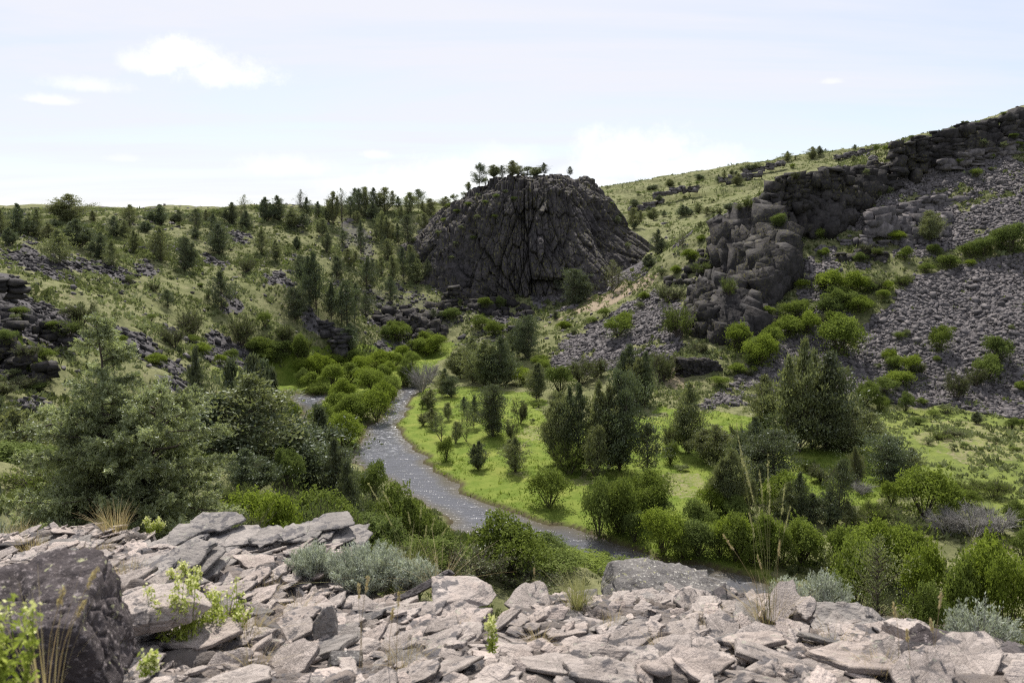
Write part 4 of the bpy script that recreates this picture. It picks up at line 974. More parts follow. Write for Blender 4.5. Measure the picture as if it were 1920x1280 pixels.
crop(480, 300, 3, 'at the foot of the dark butte', [('K', 1375, 765, 830, 60), ('K', 1290, 770, 830, 80), ('K', 790, 905, 1020, 150, {'z': 'among the valley-head crags'}), ('K', 735, 930, 1010, 80, {'z': 'among the valley-head crags'}), ('K', 1100, 830, 900, 120, {'z': 'among the valley-head crags'}), ('K', 1260, 870, 950, 110, {'z': 'among the valley-head crags'}), ('K', 1340, 900, 990, 110, {'z': 'among the valley-head crags'}), ('N', 1000, 835, 890, 30, {'z': 'among the valley-head crags'}), ('S', 970, 950, 1010, 90, {'z': 'among the valley-head crags'}),
    ('W', 1785, 615, 815, 160, {'variant': 1, 'label': 'round dark juniper with a visible trunk at the right foot of the butte'})])
crop(1000, 300, 3, 'on the saddle right of the butte', [('L', 440, 560, 745, 145, {'label': 'loose ragged juniper on the saddle just right of the butte'}), ('J', 700, 390, 538, 72), ('J', 650, 530, 605, 66), ('W', 125, 850, 895, 30), ('S', 535, 460, 500, 40)])
# --- far hill
crop(1000, 300, 3, 'on the far grassy hill', [
    ('J', 1150, 75, 142, 62), ('J', 1040, 82, 128, 42), ('J', 1072, 55, 108, 24), ('J', 1115, 52, 78, 26), ('W', 930, 80, 108, 55), ('W', 765, 108, 148, 62), ('J', 710, 193, 232, 38), ('W', 565, 222, 268, 52), ('W', 685, 140, 168, 50), ('N', 560, 268, 388, 72), ('J', 570, 348, 390, 38), ('J', 680, 268, 338, 66), ('J', 735, 283, 322, 42), ('J', 650, 258, 292, 34), ('J', 840, 252, 318, 72), ('J', 920, 243, 302, 62), ('J', 975, 262, 312, 54), ('J', 1050, 268, 302, 42), ('W', 1105, 243, 282, 62), ('J', 1155, 243, 282, 52), ('L', 1205, 200, 282, 52), ('J', 940, 343, 378, 38), ('N', 470, 313, 362, 40), ('J', 490, 293, 322, 34), ('L', 840, 400, 492, 85), ('S', 770, 308, 335, 26), ('J', 1250, 18, 45, 42), ('J', 1210, 28, 58, 60), ('J', 1170, 40, 60, 40), ('J', 1140, 62, 80, 30), ('J', 655, 145, 170, 30), ('S', 820, 125, 140, 26), ('S', 590, 175, 195, 36), ('S', 1040, 195, 215, 20), ('S', 880, 130, 150, 26), ('S', 920, 120, 140, 24), ('S', 950, 108, 125, 22), ('S', 480, 215, 235, 40), ('S', 440, 235, 250, 30), ('S', 1005, 218, 240, 34), ('S', 1450, 20, 45, 36), ('J', 600, 300, 340, 36), ('J', 880, 275, 310, 40), ('J', 1010, 270, 300, 36), ('S', 850, 200, 220, 24), ('S', 760, 240, 258, 22), ('S', 1015, 300, 325, 26), ('S', 910, 310, 330, 24), ('S', 620, 300, 330, 30)])
crop(1380, 180, 3.556, 'on the far right skyline', [('J', 340, 368, 440, 66), ('J', 505, 338, 420, 66), ('J', 553, 333, 392, 52), ('J', 790, 323, 362, 32), ('N', 595, 350, 375, 18), ('J', 395, 395, 425, 18), ('S', 375, 450, 485, 36), ('J', 780, 395, 445, 36), ('S', 930, 320, 385, 40), ('B', 995, 328, 380, 52), ('W', 150, 445, 475, 40), ('W', 110, 460, 490, 40), ('W', 75, 460, 485, 30), ('S', 40, 470, 490, 30)])
# --- the right slope
crop(1380, 180, 3.556, 'on the upper right rock slope', [('O', 395, 498, 562, 62), ('O', 80, 668, 755, 70), ('K', 280, 785, 870, 90), ('W', 1290, 765, 965, 150), ('B', 1075, 895, 960, 110), ('K', 1320, 985, 1062, 95), ('O', 930, 1000, 1060, 90), ('K', 1130, 1000, 1095, 100), ('K', 1650, 930, 1060, 170), ('K', 1560, 970, 1080, 140), ('K', 1830, 845, 1045, 200), ('K', 1760, 890, 1000, 130), ('K', 1420, 1060, 1150, 140), ('B', 1560, 1085, 1140, 70), ('S', 1600, 480, 545, 90), ('S', 1490, 415, 450, 60), ('S', 1710, 470, 500, 60), ('S', 1030, 600, 660, 60), ('S', 950, 620, 690, 40), ('B', 560, 880, 950, 90), ('B', 580, 1010, 1075, 80), ('B', 1700, 380, 425, 50), ('S', 870, 480, 530, 50), ('O', 860, 970, 1040, 80), ('B', 1850, 250, 280, 60), ('B', 1880, 300, 340, 60), ('S', 1340, 185, 215, 60), ('S', 1520, 165, 185, 40), ('S', 1170, 260, 290, 50), ('S', 1780, 105, 128, 50), ('S', 1640, 280, 340, 80), ('S', 1780, 300, 350, 60), ('O', 1120, 1180, 1250, 100), ('K', 1260, 1110, 1180, 110), ('K', 830, 1040, 1110, 100)])
crop(1380, 500, 3.556, 'in the thicket on the right slope', [('B', 700, 312, 585, 255, {'label': 'brightest lime-green dome-shaped bush at the edge of the grey scree', 'variant': 1}), ('B', 640, 10, 170, 240), ('B', 760, 30, 190, 220), ('K', 680, 130, 280, 220), ('B', 820, 190, 305, 170), ('K', 620, 200, 330, 180), ('B', 570, 60, 150, 120), ('B', 640, 290, 400, 140), ('K', 400, 215, 350, 210), ('B', 350, 320, 470, 180), ('B', 470, 280, 450, 180), ('B', 240, 390, 530, 140), ('B', 150, 460, 620, 180), ('K', 100, 560, 660, 120), ('B', 110, 660, 710, 60), ('O', 30, 400, 560, 120), ('B', 445, 80, 150, 100), ('B', 225, 265, 310, 70), ('O', 930, 60, 160, 110), ('O', 1110, 40, 130, 110), ('B', 980, 150, 225, 90), ('K', 880, 90, 170, 110), ('B', 1010, 90, 160, 80), ('O', 540, 290, 400, 90)])
crop(1380, 500, 3.556, 'on the big grey scree', [('K', 1350, 388, 572, 138), ('K', 1740, 460, 640, 190), ('K', 1680, 580, 760, 190), ('O', 1590, 640, 800, 130), ('B', 1020, 540, 650, 95), ('B', 1050, 590, 690, 110), ('B', 1160, 585, 720, 130), ('B', 1080, 690, 800, 180), ('K', 980, 730, 850, 170), ('O', 1200, 620, 720, 110), ('S', 1090, 430, 490, 90), ('S', 1140, 410, 470, 70), ('S', 1340, 590, 640, 60), ('S', 940, 640, 680, 60), ('B', 1900, 760, 830, 80), ('S', 1450, 400, 430, 40), ('S', 1830, 380, 430, 50)])
crop(1380, 500, 3.556, 'at the toe of the big scree', [('O', 1470, 680, 890, 160), ('K', 1130, 835, 965, 95), ('J', 1605, 965, 1045, 60), ('K', 1840, 1000, 1080, 80), ('S', 1900, 1010, 1080, 60), ('K', 860, 760, 930, 150), ('K', 960, 860, 960, 100), ('S', 1310, 950, 1000, 90), ('S', 1400, 910, 980, 110), ('K', 1230, 870, 920, 80)])
crop(1000, 300, 3, 'on the spur slope facing the valley', [('O', 770, 685, 805, 165), ('O', 820, 780, 1005, 190, {'label': 'large round grey-olive shrub against the shaded crag on the spur'}), ('O', 1100, 640, 765, 105), ('B', 480, 870, 1005, 150, {'label': 'bright green bush with a dark underside alone on the spur slope'}), ('B', 1150, 905, 1075, 135), ('B', 1270, 975, 1155, 190), ('B', 1150, 1140, 1205, 95), ('O', 1200, 1160, 1220, 80), ('B', 620, 740, 790, 60), ('S', 720, 600, 650, 80), ('B', 800, 590, 640, 60), ('B', 880, 500, 560, 90), ('S', 400, 830, 890, 80), ('B', 170, 905, 950, 80), ('S', 230, 940, 980, 60), ('B', 940, 420, 460, 60), ('S', 330, 880, 920, 70), ('O', 940, 560, 640, 110), ('K', 1380, 300, 370, 90), ('B', 1320, 820, 860, 70), ('S', 600, 790, 840, 70), ('O', 730, 1070, 1210, 150), ('B', 1050, 1215, 1270, 100), ('O', 940, 1020, 1085, 90), ('B', 510, 850, 950, 90)])
# --- valley floor
crop(500, 640, 3, 'on the bright meadow beside the river', [('W', 1275, 242, 535, 195, {'variant': 1, 'label': 'large round dark juniper standing alone on the bright meadow'}), ('J', 1110, 310, 405, 62), ('N', 1165, 308, 485, 75), ('O', 1425, 318, 462, 95), ('J', 925, 268, 375, 85), ('J', 985, 183, 312, 75), ('W', 1040, 195, 312, 95), ('N', 1025, 343, 442, 55), ('O', 878, 380, 472, 85), ('J', 930, 370, 492, 90), ('L', 985, 398, 562, 95), ('K', 1010, 535, 670, 95), ('N', 1060, 450, 572, 60), ('L', 1125, 388, 562, 85), ('J', 1190, 558, 718, 95, {'label': 'small stunted juniper alone near the river bank of the meadow'}), ('J', 1400, 535, 735, 140, {'variant': 1, 'label': 'small upswept juniper on bare soil in the open meadow'}), ('O', 1380, 445, 555, 85), ('K', 875, 328, 378, 42), ('J', 1520, 125, 332, 110), ('K', 1590, 712, 935, 235, {'label': 'rounded green bush with dead pale stalks on the meadow bank'}), ('S', 1500, 345, 372, 40), ('S', 1490, 430, 460, 40), ('S', 1440, 330, 350, 40), ('S', 1530, 340, 370, 50)])
crop(500, 640, 3, 'at the back edge of the meadow', [('J', 1130, 10, 190, 160), ('W', 1090, 40, 200, 130), ('J', 1160, -30, 230, 170), ('W', 1230, -10, 255, 150), ('J', 1305, -30, 260, 150), ('J', 1350, 20, 240, 120), ('J', 1000, 150, 280, 80), ('D', 870, 105, 285, 150, {'label': 'pale grey leafless shrub beside the upper river bend'}), ('D', 920, 95, 230, 110), ('K', 830, 150, 280, 90), ('B', 1440, 150, 240, 150), ('B', 1540, 70, 150, 100), ('K', 790, 90, 250, 80), ('O', 1400, 120, 200, 100)])
crop(480, 300, 3, 'at the back edge of the meadow', [('W', 1530, 875, 1115, 145), ('N', 1440, 955, 1110, 62), ('J', 1590, 1140, 1275, 90), ('N', 1480, 900, 1100, 70)])
crop(500, 640, 3, 'on the willow island between the channels', [('B', 435, 395, 605, 215, {'variant': 1, 'label': 'roundest fresh green willow at the downstream tip of the island'}), ('B', 310, 345, 505, 160), ('B', 480, 298, 455, 185), ('B', 620, 258, 445, 180), ('B', 530, 280, 430, 150), ('B', 700, 192, 315, 105), ('B', 590, 150, 285, 150), ('B', 430, 208, 355, 145), ('B', 660, 220, 380, 130), ('B', 400, 280, 420, 150)])
crop(500, 640, 3, 'in the willow thicket beyond the river bend', [('K', 288, 228, 298, 118, {'label': 'small round dark-green bush on the spit by the side channel'}), ('B', 265, 172, 265, 125), ('B', 370, 125, 265, 135), ('B', 280, 68, 185, 125), ('B', 400, 58, 155, 145), ('K', 510, 48, 135, 115), ('B', 560, 138, 245, 125), ('B', 650, 48, 145, 145), ('B', 690, 105, 195, 115), ('K', 770, 135, 255, 75), ('B', 820, 55, 145, 85), ('B', 470, 120, 230, 130), ('B', 540, 80, 170, 130), ('B', 640, 130, 230, 130), ('B', 720, 60, 150, 110), ('B', 210, 90, 180, 110), ('B', 330, 80, 190, 110), ('K', 200, 150, 240, 80), ('B', 760, 20, 100, 90), ('B', 900, 10, 80, 110), ('B', 850, -20, 60, 110), ('B', 950, -40, 60, 120), ('B', 890, -60, 20, 100)])
crop(500, 640, 3, 'on the wooded near bank', [('B', 140, 335, 455, 115), ('B', 250, 520, 700, 190), ('B', 180, 560, 760, 190), ('K', 120, 600, 830, 180), ('J', 395, 540, 1010, 190, {'label': 'tall pointed dark juniper with a spire on the wooded near bank', 'Y': 46}), ('J', 470, 670, 1030, 180, {'Y': 44}), ('N', 300, 660, 900, 130, {'Y': 62}), ('K', 600, 670, 880, 180, {'Y': 66}), ('K', 740, 790, 1130, 260, {'Y': 47, 'label': 'rounded green bush with a thin dark top above the sage'}), ('K', 850, 900, 1130, 220, {'Y': 48}), ('K', 960, 1010, 1190, 180, {'Y': 47}), ('K', 1365, 970, 1420, 430, {'Y': 43, 'label': 'broad dense green bush just below the pale rock ledge', 'variant': 1}), ('K', 1560, 1090, 1330, 220, {'Y': 50}), ('K', 1640, 1150, 1320, 190, {'Y': 51}), ('K', 1720, 1190, 1330, 180, {'Y': 50}), ('K', 1800, 1200, 1300, 170, {'Y': 54}), ('K', 1900, 1190, 1300, 120, {'Y': 54}), ('K', 920, 1130, 1290, 230, {'Y': 40}), ('B', 40, 830, 930, 150, {'Y': 50}), ('O', 140, 890, 960, 200, {'Y': 48}), ('B', 60, 900, 960, 120, {'Y': 46}), ('O', 300, 950, 1040, 160, {'Y': 42}), ('K', 560, 900, 1060, 160, {'Y': 47}), ('K', 660, 1000, 1150, 160, {'Y': 42}), ('O', 250, 880, 960, 150, {'Y': 50})])
# --- juniper groves of the right valley floor
crop(1000, 640, 3, 'in the middle meadow grove', [('W', 140, 285, 690, 160), ('J', 250, 225, 700, 170), ('J', 360, 225, 710, 170), ('W', 480, 170, 720, 260), ('J', 420, 250, 720, 180), ('N', 360, 475, 775, 110), ('O', 200, 530, 745, 200), ('N', 640, 460, 745, 150), ('J', 180, 250, 690, 130)])
crop(1000, 640, 3, 'behind the middle meadow grove', [('J', 540, 15, 345, 165), ('J', 620, 55, 365, 110), ('O', 720, 65, 230, 150), ('J', 580, 90, 370, 120), ('O', 270, 90, 240, 180), ('K', 150, 130, 300, 160), ('O', 350, 60, 200, 150), ('B', 60, 100, 180, 80), ('J', 30, 120, 330, 90)])
crop(1000, 640, 3, 'in the right valley grove', [('J', 880, 225, 625, 175), ('W', 1010, 465, 690, 210), ('W', 1085, 600, 965, 190), ('J', 1290, 185, 500, 165), ('W', 1340, 495, 830, 310), ('J', 1500, -15, 620, 240), ('J', 1650, 60, 610, 330), ('W', 1760, 360, 615, 270), ('J', 1560, 50, 600, 200), ('O', 760, 435, 610, 135), ('K', 770, 560, 690, 95), ('J', 1220, 420, 760, 170), ('N', 1260, 690, 880, 110), ('O', 1180, 440, 640, 160), ('S', 830, 690, 725, 90), ('J', 1420, 300, 600, 170)])
crop(1350, 820, 3.368, 'in the right valley grove', [('N', 740, 130, 545, 150, {'label': 'tall dark spire-topped juniper in front of the pale brush'}), ('W', 1050, -10, 285, 300, {'variant': 1}), ('J', 1200, 60, 230, 130), ('J', 480, 210, 525, 140), ('J', 590, 350, 540, 150), ('J', 420, 280, 530, 130), ('J', 680, 330, 555, 150), ('J', 800, 400, 570, 120), ('N', 140, 210, 480, 110), ('N', 30, 130, 480, 120), ('J', 860, 60, 300, 100)])
crop(1000, 640, 3, 'along the right river bank', [('K', 370, 765, 1105, 200), ('K', 500, 755, 1080, 230), ('K', 640, 735, 1000, 250), ('K', 690, 870, 1010, 190), ('K', 570, 945, 1130, 135), ('B', 730, 935, 1205, 235, {'label': 'brightest round bush in the row along the right river bank'}), ('K', 930, 995, 1205, 215), ('K', 920, 890, 1060, 200), ('B', 1000, 780, 965, 165), ('B', 1130, 965, 1210, 220), ('B', 1300, 980, 1250, 200), ('B', 1500, 995, 1240, 250), ('B', 1430, 735, 960, 240), ('K', 1150, 865, 1010, 160), ('K', 480, 900, 1080, 150), ('K', 840, 1080, 1220, 150), ('K', 1050, 1050, 1210, 150), ('K', 1230, 1090, 1260, 160), ('K', 1400, 1080, 1270, 170), ('S', 1190, 1150, 1200, 110)])
crop(1350, 820, 3.368, 'on the right valley floor below the ledge', [('B', 1290, 165, 510, 330, {'label': 'big yellow-green rounded bush in front of the broad right juniper'}), ('B', 1420, 280, 490, 230), ('B', 1080, 270, 425, 130), ('K', 100, 475, 780, 210), ('B', 310, 495, 800, 200), ('B', 520, 515, 800, 230), ('B', 760, 540, 860, 250, {'Y': 66}), ('B', 960, 520, 950, 330, {'Y': 64}), ('B', 1180, 540, 950, 330, {'Y': 64}), ('B', 860, 640, 1050, 300, {'Y': 58}), ('B', 1250, 640, 1050, 280, {'Y': 58}), ('B', 1640, 595, 1150, 430, {'Y': 58, 'label': 'huge rounded bright bush near the lower border of the valley'}), ('B', 1480, 720, 1180, 260, {'Y': 56}), ('B', 1800, 700, 1190, 300, {'Y': 55}), ('K', 1900, 560, 900, 200, {'Y': 68}), ('D', 1600, 395, 620, 330), ('D', 1440, 420, 620, 230, {'label': 'grey leafless shrub between the two yellow-green bushes'}), ('D', 1740, 400, 620, 230), ('D', 900, 255, 360, 150), ('O', 980, 380, 540, 200), ('O', 850, 420, 560, 160), ('O', 1160, 480, 600, 240), ('O', 1560, 250, 350, 200), ('O', 1730, 260, 380, 200), ('B', 970, 420, 500, 140), ('K', 1850, 400, 560, 160), ('O', 650, 160, 280, 200), ('O', 820, 170, 300, 160), ('K', 1560, 330, 430, 160), ('O', 560, 130, 210, 110),
    ('L', 1000, 600, 1130, 400, {'Y': 50, 'label': 'sparse olive juniper with an open crown just beyond the right rock ledge'}), ('K', 1300, 900, 1150, 220, {'Y': 52}), ('K', 720, 850, 1080, 180, {'Y': 52})])
crop(1380, 500, 3.556, 'on the right grassy flat', [('O', 1450, 1080, 1130, 130), ('O', 1380, 1100, 1150, 120), ('O', 1500, 1090, 1120, 90), ('S', 1730, 1120, 1190, 60), ('S', 1440, 1170, 1220, 60), ('S', 1520, 1170, 1210, 60), ('S', 1280, 1130, 1180, 90), ('K', 1200, 1000, 1050, 120), ('S', 1630, 1200, 1230, 40), ('S', 1690, 1130, 1160, 60), ('S', 1860, 1200, 1225, 70)])
# dark grove behind the near juniper
crop(0, 580, 3, 'behind the great near juniper', [('J', 1120, 205, 830, 170, {'Y': 68, 'label': 'narrow dark juniper standing right behind the great near juniper', 'variant': 3}), ('J', 1425, 250, 1060, 330, {'Y': 52, 'variant': 4, 'label': 'very large dark juniper beyond the great near one'}), ('J', 1320, 285, 1040, 300, {'Y': 54, 'variant': 2}), ('J', 1500, 290, 1060, 270, {'Y': 53, 'variant': 3}), ('J', 1530, 330, 1050, 240, {'Y': 55}), ('J', 1400, 780, 1110, 250, {'Y': 40, 'label': 'low broad cone-shaped juniper beneath the very large dark one'}), ('J', 40, 490, 760, 200, {'Y': 45}), ('J', 160, 560, 800, 160, {'Y': 43}), ('J', 1580, 650, 1090, 230, {'Y': 50}), ('J', 1700, 700, 1130, 200, {'Y': 48}), ('O', 1340, 960, 1130, 200, {'Y': 38})])

# shrubs of the steep bank under the dark grove
plant_rows = [('K', 470, 935, 990, 120, 34), ('J', 420, 740, 985, 190, 45), ('J', 480, 700, 985, 170, 46), ('K', 520, 938, 992, 130, 34), ('B', 470, 925, 985, 120, 31), ('B', 530, 930, 990, 110, 30), ('O', 580, 915, 1000, 120, 33), ('K', 600, 925, 1005, 130, 36), ('J', 555, 780, 985, 170, 48), ('O', 440, 940, 1000, 130, 28), ('K', 350, 850, 960, 120, 42), ('J', 600, 760, 980, 130, 54), ('O', 640, 940, 1020, 120, 34), ('K', 700, 960, 1070, 140, 40), ('O', 760, 1000, 1090, 130, 36), ('K', 30, 830, 960, 150, 34), ('O', 90, 860, 980, 150, 30), ('J', -20, 740, 950, 150, 38)]
for k, px, top, base, w_, Y in plant_rows: plant(k, 'on the steep bank under the ledge', px, base, top, w_, Y=Y)

for k, px, top, base, w_, Y in [('K', 815, 1005, 1105, 150, 42), ('K', 1030, 1030, 1120, 120, 46), ('B', 1085, 1045, 1120, 110, 48), ('O', 1000, 1050, 1130, 130, 42), ('K', 1140, 1050, 1120, 110, 50), ('O', 890, 1030, 1120, 130, 40), ('K', 1200, 1058, 1120, 110, 51), ('O', 720, 1010, 1110, 130, 38)]: plant(k, 'on the brushy bank by the lower river', px, base, top, w_, Y=Y)
crop(0, 580, 3, 'among the black rocks of the left border', [('K', 30, 110, 190, 130), ('O', 160, 190, 270, 140), ('K', 250, 210, 290, 110), ('S', 60, 330, 380, 100), ('O', 120, 370, 450, 170), ('S', 220, 400, 460, 150), ('K', 170, 270, 350, 120), ('O', 30, 400, 480, 140), ('S', 300, 60, 110, 80), ('O', 280, 320, 400, 130), ('S', 90, 20, 60, 70), ('K', 330, 130, 200, 90), ('S', 20, 240, 290, 80), ('O', 390, 40, 150, 150)])
# ------------------------------------------------------------------ the great juniper just below the ledge
def great_juniper():
    r = np.random.default_rng(404)
    base = at(225, 985, 24.0); base[2] = hz(base[0], base[1])[0]
    d = ray(205, 600); t = math.hypot(base[0], base[1]) / math.hypot(d[0], d[1]); Ht = H + d[2] * t - base[2]
    root = bpy.data.objects.new('juniper_tree', None); COL.objects.link(root); root.location = base
    tag(root, 'great pale-green juniper close below the rock ledge, filling the left side', 'tree')
    T0, T1, a0, a1 = [], [], [], []; C, Dv, v = [], [], []
    def limb(p0, p1, r0, r1, n=4, wob=.12):
        pts = [p0 + (p1 - p0) * k / n + (r.normal(0, wob, 3) if 0 < k < n else 0) for k in range(n + 1)]
        for k in range(n):
            T0.append(pts[k]); T1.append(pts[k + 1]); a0.append(r0 + (r1 - r0) * k / n); a1.append(r0 + (r1 - r0) * (k + 1) / n)
        return pts
    z3 = lambda a, b, c: np.array([a, b, c], float)
    leaders = [(z3(-.35, .1, Ht), .13), (z3(.3, -.3, Ht * .62), .09), (z3(-1.3, .5, Ht * .66), .09), (z3(1.3, .2, Ht * .78 - .5), .08), (z3(.6, 1.0, Ht * .6), .07)]
    spines = []
    for tip, rr in leaders: spines.append((limb(z3(0, 0, -.3), tip, rr, .015, 7, .1), tip))
    def spray(p0, p1, bw, nn):
        s = r.uniform(.1, 1.05, nn)
        ax = p1 - p0; L = np.linalg.norm(ax)
        c = p0 + ax * s[:, None] + r.normal(0, 1, (nn, 3)) * (.022 + .06 * L * (1.05 - s))[:, None]
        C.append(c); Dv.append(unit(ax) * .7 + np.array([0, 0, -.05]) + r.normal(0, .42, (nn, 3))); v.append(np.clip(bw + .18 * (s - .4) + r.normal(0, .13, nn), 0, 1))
    nb = 0
    for (pts, tip), wgt, lmax in zip(spines, (135, 85, 95, 90, 65), (3.3, 3.7, 4.1, 4.0, 3.4)):
        P = np.array(pts)
        for k in range(wgt):
            t = r.uniform(.10, 1.0); s = t * (len(P) - 1); i = min(int(s), len(P) - 2); p0 = P[i] + (P[i + 1] - P[i]) * (s - i)
            hfrac = p0[2] / Ht
            a = r.uniform(0, 6.283)
            Lb = lmax * (1 - hfrac) ** .75 * r.uniform(.5, 1.1) + .15
            if tip is leaders[0][0] and hfrac < .45: Lb *= 1.12
            dv = np.array([math.cos(a), math.sin(a) * .9, r.uniform(.05, .55)]); p1 = p0 + unit(dv) * Lb + np.array([0, 0, -.10 * Lb])
            if p1[2] < .1: p1[2] = .1
            limb(p0, p1, .030 * (Lb / 2) + .006, .004, 3, .05); bw = r.normal(.45, .16)
            m_ = int(10 + 18 * Lb)
            for q in range(m_):
                s = r.uniform(.28, 1.02); b0 = p0 + (p1 - p0) * s
                dd = unit(p1 - p0) * .6 + r.normal(0, .55, 3) + np.array([0, 0, .12]); b1 = b0 + unit(dd) * r.uniform(.18, .46) * (1.15 - .35 * s)
                b1[2] -= .05
                if r.uniform() < .5: T0.append(b0); T1.append(b1); a0.append(.006); a1.append(.002)
                spray(b0, b1, bw + r.normal(0, .14), 32)
    C_, D_, v_ = np.concatenate(C), np.concatenate(Dv), np.concatenate(v)
    k = C_[:, 2] > .02; C_, D_, v_ = C_[k], D_[k], v_[k]
    V, F = cards(C_, D_, .085 * r.uniform(.6, 1.4, len(C_)), .026 * r.uniform(.7, 1.3, len(C_)), r)
    tv, tf = tubes(np.array(T0), np.array(T1), np.array(a0), np.array(a1), 5)
    obj('trunk', mesh('trunk', tv, tf, M['bark']), root)
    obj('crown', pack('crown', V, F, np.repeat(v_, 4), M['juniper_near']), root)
    print('great juniper', Ht, len(F))
great_juniper()

# ------------------------------------------------------------------ labels of the plants
ONES = 'zeroth first second third fourth fifth sixth seventh eighth ninth tenth eleventh twelfth thirteenth fourteenth fifteenth sixteenth seventeenth eighteenth nineteenth'.split()
TENS = {2: 'twent', 3: 'thirt', 4: 'fort', 5: 'fift', 6: 'sixt', 7: 'sevent', 8: 'eight', 9: 'ninet'}
def ordinal(n):
    if n < 20: return ONES[n]
    if n >= 100: return 'one-hundred-' + ordinal(n - 100) if n > 100 else 'hundredth'
    t, u = divmod(n, 10)
    return TENS[t] + 'ieth' if u == 0 else TENS[t] + 'y-' + ONES[u]
SHORT = {'along the left plateau rim': 'plateau rim', 'on the left grassy hillside': 'left hillside'}
groups = {}
for p in PLANTS: groups.setdefault((p['zone'], p['noun']), []).append(p)
for (zone, noun), L in groups.items():
    L.sort(key=lambda p: p['px']); hs = sorted(q['h'] for q in L)
    for i, p in enumerate(L):
        sz = '' if len(L) < 3 else ('small ' if p['h'] <= hs[len(hs) // 3] and 'small' not in p['look'] else 'tall ' if p['h'] >= hs[2 * len(hs) // 3] and noun in ('juniper', 'pine') else '')
        if len(L) == 1: lab = f"{sz}{p['look']} {noun} {zone}"
        elif i == len(L) - 1: lab = f"{sz}{p['look']} {noun}, rightmost of those {zone}"
        elif i == 0: lab = f"{sz}{p['look']} {noun}, leftmost of those {zone}"
        else: lab = f"{sz}{p['look']} {noun}, {ordinal(i + 1)} from the left {zone}"
        if len(lab.split()) > 15: lab = lab.replace(sz, '', 1) if sz else lab
        if len(lab.split()) > 15: lab = lab.replace(p['look'] + ' ', '', 1)
        tag(p['o'], p['label'] or lab, p['cat'], f"{noun}s {zone}" if len(L) > 1 else None)

# ------------------------------------------------------------------ ground cover nobody could count
def tufts(Q, size, name, label, m, r, nleaf=9, spread=.5, ll=.55, lw=.22, flat=.75):
    n_ = len(Q); s = size * np.exp(r.normal(0, .38, n_))
    u = unit(r.normal(0, 1, (n_, nleaf, 3)) * np.array([1, 1, .8])); u[..., 2] = np.abs(u[..., 2])
    C = Q[:, None, :] + u * np.array([spread, spread, spread * flat]) * s[:, None, None] * r.uniform(.5, 1, (n_, nleaf, 1))
    Dv = u * .5 + np.array([0, 0, .7]) + r.normal(0, .35, (n_, nleaf, 3))
    V, F = cards(C.reshape(-1, 3), Dv.reshape(-1, 3), np.repeat(s * ll, nleaf), np.repeat(s * lw, nleaf), r)
    big = fbm(Q[:, :2] / 12, 2, 5) * .25
    v = np.clip(np.repeat(r.normal(.45, .22, n_) + big, nleaf) + r.normal(0, .1, n_ * nleaf), 0, 1)
    obj(name, mesh(name, V, F, M[m], {'v': np.repeat(v, 4)}), kind='stuff', label=label)
r6 = np.random.default_rng(66)
def hillmask(P):
    z = hz(P[:, 0], P[:, 1]); t = bil(talus, P[:, 0], P[:, 1]); m_ = bil(meadow, P[:, 0], P[:, 1])
    return sstep(1.5, 4, z) * (1 - .93 * np.clip(t * 1.4, 0, 1)) * (1 - .5 * m_) * np.clip(.55 + fbm(P / 8, 3, 91), .12, 1)
tufts(scatter(150000, -150, 130, 45, 260, hillmask, r6), .85, 'sagebrush_cover', 'grey-green sagebrush and bunchgrass scattered over the hillsides', 'brush', r6, 8, .5, .5, .3)
tufts(scatter(15000, -150, 130, 45, 260, lambda P: hillmask(P) * sstep(-.1, .3, fbm(P / 14, 3, 92)), r6), .8, 'green_forb_cover', 'fresh green herbs between the sagebrush', 'bush_dark', r6, 9)
tufts(scatter(60000, -60, 420, 255, 600, lambda P: np.clip(.5 + fbm(P / 16, 3, 93), .05, 1), r6), 1.25, 'far_sagebrush_cover', 'sagebrush dotting the far hill', 'brush', r6, 7)
def meadowmask(P): return sstep(.5, 1, bil(meadow, P[:, 0], P[:, 1])) * (river_sd(P) > .3) * (hz(P[:, 0], P[:, 1]) < 6)
tufts(scatter(90000, -60, 95, 52, 190, lambda P: meadowmask(P) * np.clip(.5 + fbm(P / 7, 3, 94), .1, 1), r6), .34, 'meadow_grass', 'lush yellow-green meadow grass by the river', 'meadow_blades', r6, 5, .6, .9, .16, .4)
tufts(scatter(16000, -30, 95, 50, 135, lambda P: (bil(meadow, P[:, 0], P[:, 1]) < .9) * (hz(P[:, 0], P[:, 1]) < 5) * (river_sd(P) > .4) * .9 * np.clip(.5 + fbm(P / 6, 3, 95), 0, 1), r6), .8, 'brush_cover', 'pale low brush on the valley floor', 'brush', r6, 11)
tufts(scatter(12000, -40, 60, 6, 80, lambda P: (hz(P[:, 0], P[:, 1]) > 1.0) * .9 * np.clip(.6 + fbm(P / 4, 3, 96), 0, 1), r6), .55, 'near_brush_cover', 'mixed low brush on the steep bank under the ledge', 'olive', r6, 18, .5, .5, .14)
tufts(scatter(1500, -40, 50, 232, 262, lambda P: np.ones(len(P)), r6)[:0] if False else scatter(3000, -60, 95, 50, 190, lambda P: (np.abs(river_sd(P) - .9) < .8) * .8, r6), .45, 'bank_grass', 'grass fringe hanging over the river bank', 'meadow_blades', r6, 9, .5, .9, .16)
